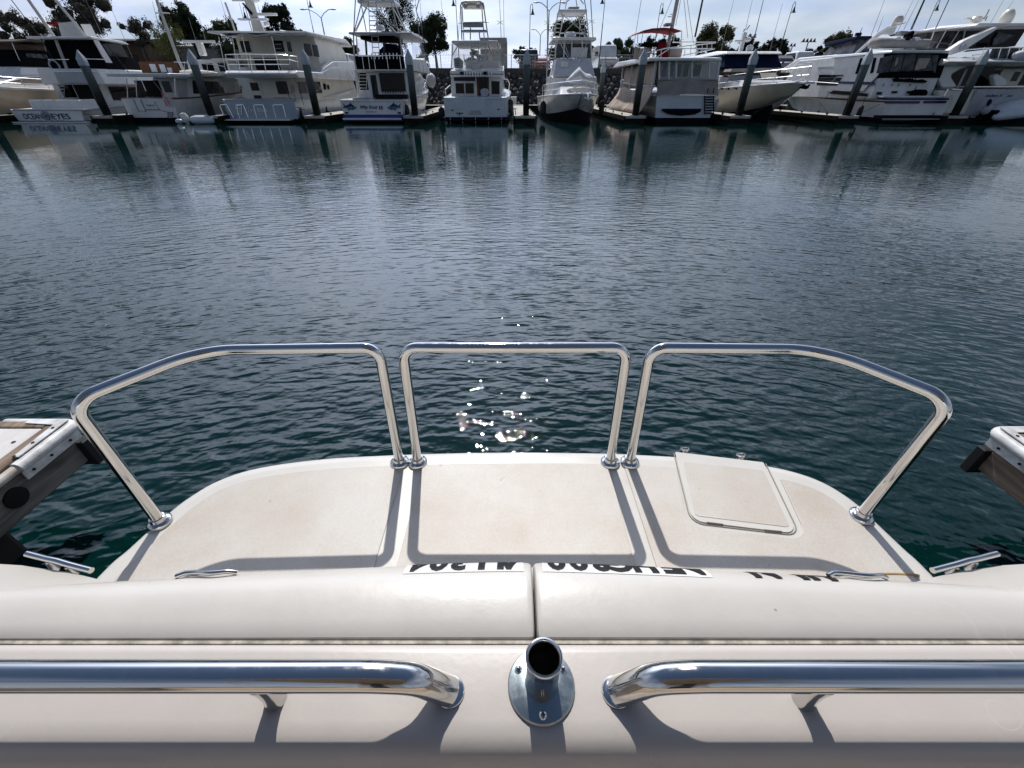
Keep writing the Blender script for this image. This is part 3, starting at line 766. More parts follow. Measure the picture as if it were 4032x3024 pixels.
mat('car_grey', (.30,.31,.33), .25, coat=.6)
mat('car_red', (.25,.03,.025), .3, coat=.5)
mat('car_navy', (.03,.04,.07), .25, coat=.6)
mat('tyre', (.02,.02,.02), .8)
mat('lamp_clear', (.6,.6,.6), .2)
mat('building_brown', (.13,.085,.06), .85, var=.15)
mat('building_grey', (.33,.33,.31), .85, var=.1)
mat('roof_brown', (.055,.040,.034), .85, var=.2)

# ---------------------------------------------------------------- land behind the basin
LAND_Y, LAND_Z = 48.6, 2.85
g = MB(); g.box(-600, 600, LAND_Y, 3000, -1.0, LAND_Z)
tag(g.build('ground', 'earth', smooth=0), 'flat land behind the seawall', kind='structure')
g = MB(); g.box(-200, 200, LAND_Y + 1.2, LAND_Y + 40, LAND_Z + .001, LAND_Z + .008)
tag(g.build('parking_lot', 'asphalt', smooth=0), 'asphalt car park above the rock seawall', kind='structure')
g = MB(); g.box(-200, 200, LAND_Y - .25, LAND_Y + .35, LAND_Z - .35, LAND_Z + .22)
tag(g.build('kerb', 'kerb_dark', smooth=0, bevel=.03), 'low dark kerb along the top of the seawall', kind='structure')
# rock bank: a sheet of earth with rocks laid in it
bank = MB(); bank.add([(-200,43.6,-1.6),(200,43.6,-1.6),(200,LAND_Y,LAND_Z),(-200,LAND_Y,LAND_Z),(-200,LAND_Y,-1.6),(200,LAND_Y,-1.6)], [(0,1,2,3),(0,3,4),(1,5,2)])
bank_o = tag(bank.build('rock_bank', mat('bank_earth', (.035,.033,.03), .95), smooth=0), 'sloping bank of dark boulders behind the boats', kind='structure')
rock_meshes = []
for k in range(7):
    bm = bmesh.new(); bmesh.ops.create_icosphere(bm, subdivisions=1, radius=1)
    rr = random.Random(k)
    for v in bm.verts:
        v.co *= .72 + .45 * rr.random(); v.co.x *= 1.15; v.co.z *= .8
    me = bpy.data.meshes.new('rock'); bm.to_mesh(me); bm.free(); me.materials.append(M['rock']); rock_meshes.append(me)
rr = random.Random(11); singles = 0; rest = MB()
vis = [(1745,1800),(1985,2150),(2345,2480),(1655,1770),(3075,3200)]
cells = []
for row in range(13):
    s_ = row / 12.0
    y, z = 43.9 + (LAND_Y - 43.9) * s_, -1.35 + (LAND_Z + 1.25) * s_
    for i in range(int(150 / .48)):
        x = -75 + i * .48 + rr.uniform(-.12, .12) + (row % 2) * .24
        cells.append((x, y + rr.uniform(-.1,.1), z + rr.uniform(-.08,.08)))
def seen_px(x, y, z): 
    zc = y*CP + (EYE - z)*SP
    return CX + x / zc * FPX
inview = [c for c in cells if c[2] > .1 and any(a <= seen_px(*c) <= b for a, b in vis)]
inview = set(sorted(inview, key=lambda c: -c[2])[:300])
for c in cells:
    r_ = rr.uniform(.24, .40); mi = rr.randrange(7)
    if c in inview:
        o = bpy.data.objects.new('rock', rock_meshes[mi]); COL.objects.link(o); o.parent = bank_o
        o.location = c; o.scale = (r_, r_*.9, r_*rr.uniform(.7,1)); o.rotation_euler = (rr.uniform(0,6), rr.uniform(0,6), rr.uniform(0,6))
    else:
        mtx = Matrix.LocRotScale(Vector(c), Matrix.Rotation(rr.uniform(0,6), 3, Vector((rr.random(),rr.random(),rr.random()+.01)).normalized()).to_quaternion(), Vector((r_, r_*.9, r_*.85)))
        me = rock_meshes[mi]; rest.add([mtx @ v.co for v in me.vertices], [tuple(p_.vertices) for p_ in me.polygons])
ro = rest.build('rock_pile', 'rock', bank_o, smooth=0, recalc=False); ro['kind'] = 'stuff'

# ---------------------------------------------------------------- docks and piles
wk = thing('dock_walkway', 'long low walkway dock in front of the boulders, behind the moored boats', 'dock', (0, 42, 0))
mb = MB(); mb.box(-60, 60, 0, 2.2, DZ-.12, DZ); mb.build('deck', 'dock_far', wk, smooth=0, bevel=.02)
mb = MB(); mb.box(-60, 60, .1, 2.1, -.3, DZ-.12); mb.build('float', 'dock_edge', wk, smooth=0)
mb = MB(); mb.box(-60, 60, -.08, 0, DZ-.22, DZ+.02); mb.build('waler', 'dock_edge', wk, smooth=0)
pile_px = [(-125,330),(376,351),(790,330),(1222,330),(1622,340),(2073,330),(2519,330),(2941,330),(3379,330),(3815,342)]
pile_desc = ['at the far left edge of the picture','beside the boat with the round purple eye emblem','left of the two storey trawler with stepped mast','between the pale blue stern and the fish painted stern','between the fish painted stern and the plain white stern','standing alone in the middle on its bare finger dock','in front of the beige draped trawler','in front of the bow with navy window covers','in front of the yacht with twin navy stripes','rightmost of the row beside the big white yacht']
PX = []
def dock_label(k):
    return ['low finger dock at the left edge of the far boat row','low finger dock right of the purple eye emblem boat','low finger dock left of the pale blue trawler stern','low finger dock right of the pale blue trawler stern','low finger dock right of the fish painted stern','empty finger dock seen end on in the middle of the basin','low finger dock under the draped beige tarpaulin','low finger dock beneath the flared bow','long low finger dock beside the twin navy striped hull','low finger dock at right by the covered inflatable'][k]
def pile_at(x, y, zt, lab, grp='square concrete mooring piles'):
    w = .155; c = .055
    o8 = [(-w+c,-w),(w-c,-w),(w,-w+c),(w,w-c),(w-c,w),(-w+c,w),(-w,w-c),(-w,-w+c)]
    t = thing('mooring_pile', lab, 'pile', (x, y, 0), group=grp)
    a = MB(); a.loft([[Vector((u,v,z)) for u,v in o8] for z in (-1.2, zt-.52)]); a.build('shaft', 'pile_concrete', t, smooth=30)
    a = MB(); k = 1.12
    a.loft([[Vector((u*k*s,v*k*s,z)) for u,v in o8] for s, z in ((1,zt-.62),(1,zt-.34),(.10,zt))]); a.build('cap', 'pile_cap', t, smooth=30)
    a = MB()
    a.tube([(-.26,-.26,DZ-.02),(.26,-.26,DZ-.02),(.26,.26,DZ-.02),(-.26,.26,DZ-.02)], .035, 6, closed=True); a.build('guide_hoop', 'dock_edge', t)
    return t
for k, (px, py) in enumerate(pile_px):
    q = at(px, py, PILE_Y); zt = at(px, (192 if k not in (0,1) else 196), PILE_Y).z
    PX.append(q.x)
    pile_at(q.x, PILE_Y, zt, 'pale capped concrete pile ' + pile_desc[k])
    d = thing('finger_dock', dock_label(k), 'dock', (q.x, PILE_Y - .35, 0), group='finger docks of the far boat row')
    x0, x1 = -.62, .52
    a = MB(); a.add([(x0,0,DZ),(x1,0,DZ),(x1,16.2,DZ),(x0,16.2,DZ),(x0,0,DZ-.12),(x1,0,DZ-.12),(x1,16.2,DZ-.12),(x0,16.2,DZ-.12)], [(0,1,2,3),(7,6,5,4),(0,4,5,1),(1,5,6,2),(2,6,7,3),(3,7,4,0)])
    a.build('deck', 'dock_far', d, smooth=0, bevel=.015)
    a = MB(); a.box(x0+.06, x1-.06, .06, 16, -.3, DZ-.12); a.build('float', 'dock_edge', d, smooth=0)
    for xx in (x0, x1):
        a = MB(); a.box(xx-.04, xx+.04, -.02, 16.1, DZ-.2, DZ-.005); a.build('waler', 'dock_edge', d, smooth=0)
    for j in range(4):
        for xx in (x0+.08, x1-.08):
            a = MB(); y_ = 1.1 + j*2.4
            a.box(xx-.025, xx+.025, y_-.11, y_+.11, DZ+.05, DZ+.09); a.box(xx-.02, xx+.02, y_-.05, y_+.05, DZ, DZ+.05); a.build('cleat', 'dock_edge', d, smooth=0)
q = zp(2300, 225, 1000, 38); pile_at(q.x, 38, zp(2300,225,770,38).z, 'distant concrete mooring pile near the parked white van', 'square concrete mooring piles')
# gangway box on the walkway at centre
# ---------------------------------------------------------------- trees
def tree(name, label, px, y_top, y_bot, half_px, Y, leaf, dens=1.0, leaf_s=.16, airy=0.0, lobes=9, trunk_px=None, seed=1, flat=1.0):
    r = random.Random(seed); half_px *= 1.30; dens *= 3.4; leaf_s *= .72; lobes = int(lobes*1.5); y_top -= 10; y_bot += 12
    c = at(px, (y_top + y_bot) / 2, Y); zt = at(px, y_top, Y).z; zb = at(px, y_bot, Y).z
    hw = abs(at(px + half_px, (y_top+y_bot)/2, Y).x - c.x); hh = (zt - zb) / 2
    t = thing(name, label, 'tree', (c.x, Y, LAND_Z), group='trees beyond the car park')
    cz = (zt + zb)/2 - LAND_Z
    tr = MB(); lean = r.uniform(-.2,.2) * hw
    trunk_top = Vector((lean, 0, max(cz, .6)))
    tr.tube([(0,0,-.2), (lean*.3, 0, trunk_top.z*.4), tuple(trunk_top)], .07 + hh*.055, 8, r2=.05 + hh*.02)
    centres = []
    for i in range(lobes):
        a = 2*math.pi*i/lobes + r.uniform(-.5,.5); u = r.uniform(.25,.78); v = r.uniform(-.70,.72)
        k = math.sqrt(max(.1, 1 - v*v*.85))
        centres.append((Vector((lean + math.cos(a)*hw*u*k, math.sin(a)*hw*.8*u*k, cz + v*hh)), r.uniform(.26,.46) * min(hw, hh*1.1)))
    centres.append((Vector((lean, 0, cz + hh*.5)), .42*min(hw,hh)))
    for q_, s_ in centres:
        tr.tube([tuple(trunk_top*.75), tuple((trunk_top*.75 + q_)/2 + Vector((0,0,.05*hh))), tuple(q_)], .03 + hh*.012, 5, r2=.012)
    tr.build('trunk', 'bark', t)
    cr_ = MB(); total = int(2600 * dens)
    vs, fs = [], []
    wsum = sum(s_**2 for _, s_ in centres)
    for q_, s_ in centres:
        cnt = int(total * s_**2 / wsum)
        twigs = [Vector((r.gauss(0,1), r.gauss(0,1), r.gauss(0,.8))).normalized() * s_ * (r.random()**.45) for _ in range(max(5, cnt//34))]
        for _ in range(cnt):
            tw = r.choice(twigs)
            sp_ = s_ * (.15 + airy*.02)
            pos = q_ + tw + Vector((r.gauss(0,sp_), r.gauss(0,sp_), r.gauss(0,sp_*(1+airy)) - airy*abs(r.gauss(0,.25))*s_))
            a1 = Vector((r.gauss(0,1), r.gauss(0,1), r.gauss(0,.7) - airy*1.4)).normalized(); a2 = a1.orthogonal().normalized()
            a2 = (a2 + a1.cross(a2) * r.uniform(-1.5,1.5)).normalized()
            L, W = leaf_s*r.uniform(.6,1.25), leaf_s*r.uniform(.3,.65) * (1 - .4*airy)
            o = len(vs); vs += [pos - a1*L, pos + a2*W, pos + a1*L, pos - a2*W]; fs.append((o,o+1,o+2,o+3))
    if airy < .6:
        for q_, s_ in centres:
            m_ = 6; n_ = 8
            rings_ = [[q_ + Vector((math.sin(math.pi*(i+.5)/m_)*math.cos(2*math.pi*k/n_), math.sin(math.pi*(i+.5)/m_)*math.sin(2*math.pi*k/n_), -math.cos(math.pi*(i+.5)/m_)*.9)) * s_ * r.uniform(.45,.85) for k in range(n_)] for i in range(m_)]
            cr_.loft(rings_)
    cr_.add(vs, fs); cr_.build('crown', leaf, t, smooth=0, recalc=False)
    return t
tree('eucalyptus_tree', 'thin feathery tree behind the boats at the left edge', 110, 55, 185, 100, 62, 'leaf_grey', .55, .15, .5, 11, seed=3)
tree('eucalyptus_tree', 'tall sparse tree rising behind the purple emblem boat at upper left', 330, -40, 150, 110, 60, 'leaf_grey', .75, .15, .5, 12, seed=4)
tree('young_tree', 'small pale sparse tree right of the leftmost flybridge', 545, 88, 185, 55, 58, 'leaf_grey', .35, .13, .3, 8, seed=5)
tree('willow_tree', 'yellow green wispy tree in front of the dark conifer like crown', 655, 70, 235, 62, 52, 'leaf_pale', .50, .11, 1.0, 9, seed=6)
tree('broadleaf_tree', 'large dark dense tree left of the stepped white mast', 745, 22, 185, 95, 64, 'leaf_dark', 1.5, .17, .2, 13, seed=7)
tree('broadleaf_tree', 'loose grey green tree just left of the pale blue trawler', 900, 85, 230, 60, 60, 'leaf_mid', .6, .15, .3, 9, seed=8)
tree('broadleaf_tree', 'rounded dark tree behind the stepped white mast', 1105, 28, 150, 72, 66, 'leaf_dark', 1.3, .16, 0, 11, seed=9)
tree('broadleaf_tree', 'low dark tree right of the pale trawler roof', 1300, 165, 245, 40, 66, 'leaf_dark', .7, .15, 0, 8, seed=10)
tree('broadleaf_tree', 'upright dark tree left of the tuna tower legs', 1372, 138, 245, 32, 62, 'leaf_dark', .7, .14, .2, 8, seed=11)
tree('eucalyptus_tree', 'tall drooping eucalyptus behind the left tuna tower', 1560, -50, 190, 82, 58, 'leaf_dark', 1.0, .15, .9, 14, seed=12)
tree('broadleaf_tree', 'dense dark round tree on a bare trunk right of the tuna tower', 1712, 62, 215, 66, 56, 'leaf_dark', 1.6, .14, .3, 12, seed=13)
tree('round_bush', 'small yellow green round bush on the bank right of fish painted boat', 1668, 212, 262, 24, 51, 'leaf_pale', .5, .10, 0, 7, seed=14)
tree('broadleaf_tree', 'small dark tree seen through the clear flybridge windows', 1855, 200, 262, 26, 62, 'leaf_mid', .4, .13, 0, 7, seed=15)
tree('broadleaf_tree', 'low dark bushy tree just right of the middle pile', 2085, 192, 275, 48, 56, 'leaf_dark', 1.1, .13, 0, 10, seed=16)
tree('broadleaf_tree', 'big dark tree behind the bow facing sportfisher tower', 2240, 88, 265, 98, 60, 'leaf_dark', 1.8, .16, .2, 13, seed=17)
tree('broadleaf_tree', 'broad dark tree behind the white van', 2450, 158, 262, 85, 62, 'leaf_mid', 1.1, .15, 0, 11, seed=18)
tree('broadleaf_tree', 'dark tree under the red bimini', 2600, 148, 240, 62, 66, 'leaf_dark', .9, .15, 0, 9, seed=19)
tree('broadleaf_tree', 'large rounded olive tree right of the sailing mast', 2782, 105, 245, 90, 60, 'leaf_olive', 1.7, .15, .2, 13, seed=20)
tree('broadleaf_tree', 'dark tree behind the small radar mast', 2945, 150, 235, 55, 66, 'leaf_dark', .9, .15, 0, 9, seed=21)
tree('broadleaf_tree', 'dark tree left of the parked cars', 3040, 160, 245, 52, 68, 'leaf_dark', .9, .15, 0, 9, seed=22)
tree('round_bush', 'low dark bush right of the parked cars', 3215, 182, 240, 42, 76, 'leaf_dark', .6, .15, 0, 8, seed=23)
tree('broadleaf_tree', 'olive tree left of the navy flybridge canopy', 3300, 138, 240, 62, 72, 'leaf_olive', 1.0, .16, .1, 10, seed=24)

# ---------------------------------------------------------------- lamps
def street_lamp(px, py, spread_l, spread_r, Y, label):
    q = at(px, py, Y); t = thing('street_lamp', label, 'street lamp', (q.x, Y, LAND_Z), group='double armed street lamps')
    h = q.z - LAND_Z
    a = MB(); a.tube([(0,0,0),(0,0,h*.5),(0,0,h)], .10, 8, r2=.05); a.build('pole', 'pole_dark', t)
    for s_ in (spread_l, spread_r):
        w = abs(at(px + s_, py, Y).x - q.x) * (1 if s_ > 0 else -1)
        a = MB(); a.tube([(0,0,h-.05),(w*.25,0,h+.32),(w*.6,0,h+.62),(w*.85,0,h+.68)], .035, 6); arm = a.build('arm', 'pole_dark', t)
        a = MB(); a.ell((w,0,h+.66), abs(w)*.20, .13, .07, 8, 5); a.build('lamp_head', 'pole_grey', t)
street_lamp(1264, 68, -64, 55, 62, 'tall double armed street lamp against the sky left of the tuna tower')
street_lamp(2162, 42, -52, 52, 60, 'tall double armed street lamp beside the bow facing sportfisher')
street_lamp(2128, 138, -32, 28, 84, 'farther double armed street lamp between middle pile and sportfisher')
street_lamp(716, 132, -18, 14, 84, 'small distant street lamp behind the trawler roof')
def dock_lamp(px, py, Y, label, hook=1):
    q = at(px, py, Y); t = thing('dock_lamp', label, 'lamp post', (q.x, Y, DZ), group='gooseneck lamps along the walkway')
    h = q.z - DZ
    a = MB(); a.tube([(0,0,0),(0,0,h*.8)], .055, 8, r2=.035); a.tube([(0,0,h*.8),(0,0,h+.32),(hook*.07,0,h+.50),(hook*.16,0,h+.50),(hook*.20,0,h+.36),(hook*.20,0,h+.2)], .025, 6)
    a.build('pole', 'pole_dark', t)
    a = MB(); a.lathe([(.02,.22),(.05,.18),(.07,.05),(.12,-.08),(.19,-.16),(.17,-.16),(.02,-.02)], 12, (hook*.20,0,h)); a.build('lamp_shade', 'pole_dark', t)
for i_, (zn, x, y, hk, txt) in enumerate([(600,1185,195,-1,'in front of the stepped white mast'),(600,1935,60,1,'right of the pale trawler roof'),(1700,300,40,-1,'left of the plain white sportfisher tower'),(1700,1225,150,1,'above the middle pile'),(2300,258,12,-1,'between the bow facing sportfisher and the white van'),(2300,942,140,1,'behind the red bimini'),(2800,1000,125,1,'above the parked cars'),(3332,1100,100,1,'between the inflatable and the big yacht')]):
    dock_lamp(zn + x*K, y*K, 45.6 if i_ != 0 else 43.2, 'dark gooseneck lamp with bell shade ' + txt, hk)
def flood(px, y_top, y_bot, n_, Y, label):
    q = at(px, y_top, Y); t = thing('floodlight_mast', label, 'floodlight', (q.x + 0, Y, LAND_Z)); h = q.z - LAND_Z
    a = MB(); a.tube([(0,0,0),(0,0,h)], .16, 8); a.tube([(-.55*n_,0,h),(.55*n_,0,h)], .08, 6); a.build('mast', 'pole_grey', t)
    for i in range(n_):
        x = (i - (n_-1)/2) * 1.0
        a = MB(); a.lathe([(.1,.9),(.38,.25),(.42,.2)], 8, (x,0,h-.1), (0,-.3,1)); a.build('floodlight', 'pole_dark', t)
flood(3183, 165, 235, 4, 150, 'distant sports mast with four floodlights above the parked cars')
flood(3120, 182, 235, 2, 170, 'smaller distant floodlight mast left of the four light mast')
# ---------------------------------------------------------------- vehicles, buildings and fence on the car park
def vehicle(name, label, px, y_bot, w, h, L, Y, paint, kind='car', face='front'):
    q = at(px, y_bot, Y); t = thing(name, label, 'van' if kind == 'van' else 'car', (q.x, Y, LAND_Z + .008), group='vehicles on the car park')
    hw = w/2
    if kind == 'van': prof_ = [(0,.35),(0,1.02),(.75,1.18),(1.35,h-.06),(1.7,h),(L,h),(L,.35)]
    elif kind == 'suv': prof_ = [(0,.3),(0,.95),(.25,1.05),(.55,h-.06),(.8,h),(L*.62,h),(L*.78,1.1),(L,1.0),(L,.3)]
    else: prof_ = [(0,.3),(0,.78),(.7,.9),(1.5,h),(L*.60,h),(L*.82,.95),(L,.85),(L,.3)]
    a = MB()
    rings_ = []
    for x, k in ((-hw,.94),(-hw*.93,1),(hw*.93,1),(hw,.94)):
        rings_.append([Vector((x*(1 if z < 1.1 else .88), y, .3 + (z-.3)*(k if z > .3 else 1))) for y, z in prof_])
    a.loft(rings_); a.build('body', paint, t, smooth=30, bevel=.05)
    if kind == 'van':
        a = MB(); a.hexa([(-hw*.84,.80,1.24),(hw*.84,.80,1.24),(hw*.84,.84,1.24),(-hw*.84,.84,1.24)], [(-hw*.78,1.30,h-.14),(hw*.78,1.30,h-.14),(hw*.78,1.34,h-.14),(-hw*.78,1.34,h-.14)]); a.build('windscreen', 'glass_dark', t, smooth=0)
        a = MB(); a.box(-hw*.55,hw*.55,-.03,0,.62,.95); gr = a.build('grille', 'car_dark', t, smooth=0)
        for k in range(3):
            a = MB(); a.box(-hw*.55,hw*.55,-.05,-.03,.66+k*.10,.70+k*.10); a.build('grille_bar', 'steel', gr, smooth=0)
        a = MB(); a.box(-hw*.98,hw*.98,-.12,0,.36,.56); a.build('bumper', 'car_dark', t, smooth=0, bevel=.03)
        a = MB(); a.box(-.16,.16,-.135,-.12,.42,.52); a.build('number_plate', 'car_white', t, smooth=0)
        for s_ in (-1,1):
            a = MB(); a.box(min(s_*hw*.62,s_*hw*.92),max(s_*hw*.62,s_*hw*.92),-.04,0,.68,.94); a.build('headlight', 'lamp_clear', t, smooth=0, bevel=.02)
            a = MB(); a.box(min(s_*hw*.95,s_*(hw+.25)),max(s_*hw*.95,s_*(hw+.25)),.9,1.05,1.25,1.6); a.build('mirror', 'car_dark', t, smooth=0, bevel=.03)
    else:
        zt = h - .12
        y0 = .30 if kind == 'suv' else .82
        y1 = .56 if kind == 'suv' else 1.40
        a = MB(); a.hexa([(-hw*.80,y0-.02,1.02),(hw*.80,y0-.02,1.02),(hw*.80,y0+.02,1.02),(-hw*.80,y0+.02,1.02)], [(-hw*.70,y1-.03,zt),(hw*.70,y1-.03,zt),(hw*.70,y1+.01,zt),(-hw*.70,y1+.01,zt)]); a.build('rear_window', 'glass_dark', t, smooth=0)
        for s_ in (-1,1):
            a = MB(); a.box(min(s_*hw*.70,s_*hw*.95),max(s_*hw*.70,s_*hw*.95),-.03,.05,.70,.92); a.build('tail_light', 'car_red', t, smooth=0, bevel=.02)
            a = MB(); a.prism([(y1+.15,1.05),(y1+.35,zt),(L*.58,zt),(L*.72,1.05)], 'x', s_*hw*.90, s_*hw*.935); a.build('side_window', 'glass_dark', t, smooth=0)
        a = MB(); a.box(-hw*.96,hw*.96,-.08,.02,.36,.56); a.build('bumper', paint, t, smooth=0, bevel=.03)
    for s_ in (-1,1):
        for y in (.85, L-.9):
            a = MB(); a.lathe([(.20,-.11),(.33,-.10),(.34,.0),(.33,.10),(.20,.11)], 16, (s_*(hw-.12), y, .33), (1,0,0)); wh = a.build('wheel', 'tyre', t)
            a = MB(); a.lathe([(.19,-.115),(.19,.115)], 12, (s_*(hw-.12), y, .33), (1,0,0)); a.build('rim', 'steel', wh)
vehicle('parked_van', 'white van facing the water on the car park behind the far pile', 2394, 270, 1.95, 2.15, 5.4, 50.6, 'car_white', 'van')
vehicle('parked_car', 'dark grey sedan parked left of the white wagon', 3108, 262, 1.8, 1.42, 4.5, 52.5, 'car_grey')
vehicle('parked_car', 'white wagon with dark rear window parked among the three cars', 3168, 262, 1.85, 1.75, 4.5, 53.0, 'car_white', 'suv')
vehicle('parked_car', 'black sedan parked right of the white wagon', 3218, 265, 1.8, 1.42, 4.5, 54.0, 'car_dark')
vehicle('parked_car', 'dark blue van like car right of the middle pile', 2082, 268, 1.9, 1.85, 4.5, 52.0, 'car_navy', 'suv')
vehicle('parked_car', 'red car parked between the middle pile and the sportfisher', 2130, 268, 1.8, 1.35, 4.4, 51.5, 'car_red')
vehicle('parked_car', 'pale car parked left of the fish painted boat', 1340, 262, 1.85, 1.75, 4.6, 56, 'car_white', 'suv')
def building(name, label, px0, px1, y_top, Y, depth, wall, roof, over=.5):
    a0, a1 = at(px0, y_top, Y), at(px1, y_top, Y); t = thing(name, label, 'building', ((a0.x+a1.x)/2, Y, LAND_Z)); hw = (a1.x-a0.x)/2; h = a0.z - LAND_Z
    a = MB(); a.box(-hw,hw,0,depth,-.2,h); a.build('wall', wall, t, smooth=0)
    a = MB(); a.prism([(-over,h),(depth*.5,h+.5),(depth+over,h),(depth+over,h+.18),(depth*.5,h+.75),(-over,h+.18)], 'x', -hw-over, hw+over); a.build('roof', roof, t, smooth=0)
    k = int(hw*2/2.6)
    for i in range(k):
        x = -hw + (i+.5)*2*hw/k
        a = MB(); a.box(x-.6,x+.6,-.03,.02,.9,min(h-.5,2.1)); w_ = a.build('window', 'glass_dark', t, smooth=0)
        a = MB(); a.box(x-.68,x+.68,-.06,-.03,.82,.9); a.build('sill', 'pale_paint', w_, smooth=0)
building('harbour_building', 'long low brown building behind the boats at far left', -260, 545, 168, 66, 10, 'building_brown', 'roof_brown')
building('harbour_building', 'low pale grey building behind the trawler with the roof dinghy', 560, 880, 188, 72, 9, 'building_grey', 'building_grey', .2)
q = at(1955, 262, 50.5); t = thing('storage_container', 'grey steel container seen behind the plain white flybridge', 'container', (q.x - .25, 50.4, LAND_Z + .008))
a = MB(); a.box(-1.25,1.25,0,6,.12,2.55); a.build('body', 'building_grey', t, smooth=0, bevel=.02)
for i in range(9):
    a = MB(); a.box(-1.2+i*.28,-1.08+i*.28,-.03,0,.2,2.48); a.build('rib', 'building_grey', t, smooth=0)
for s_ in (-1.1, .9):
    a = MB(); a.box(s_,s_+.2,.1,5.9,0,.12); a.build('skid', 'dock_edge', t, smooth=0)
ft = thing('wire_fence', 'pale wire mesh fence along the top of the rock bank', 'fence', (0, LAND_Y + .6, LAND_Z))
i = 0; x = at(1640,260,LAND_Y).x
x_end = at(2700,260,LAND_Y).x
posts = []
while x < x_end:
    a = MB(); a.tube([(x,0,0),(x,0,1.25)], .03, 6); a.build('post', 'pole_grey', ft); posts.append(x); x += 2.2
a = MB()
a.tube([(posts[0],0,1.22),(posts[-1],0,1.22)], .018, 5); a.build('top_rail', 'pole_grey', ft)
wv = MB(); x = posts[0]
while x < posts[-1]:
    wv.box(x-.004,x+.004,-.004,.004,.02,1.2); x += .14
for z in (.25,.5,.75,1.0): wv.box(posts[0],posts[-1],-.004,.004,z-.004,z+.004)
wo = wv.build('wire_mesh', 'steel', ft, smooth=0); wo['kind'] = 'stuff'
wt = thing('boundary_wall', 'grey green wall behind the parked cars at right', 'wall', (at(3300,225,58).x, 58, LAND_Z))
a = MB(); a.box(-3.5,9,0,.2,0,at(3300,217,58).z-LAND_Z); a.build('wall_face', 'building_grey', wt, smooth=0)
for i in range(7):
    a = MB(); a.box(-3.4+i*2.0,-3.15+i*2.0,-.06,0,0,at(3300,217,58).z-LAND_Z+.08); a.build('pier', 'building_grey', wt, smooth=0)

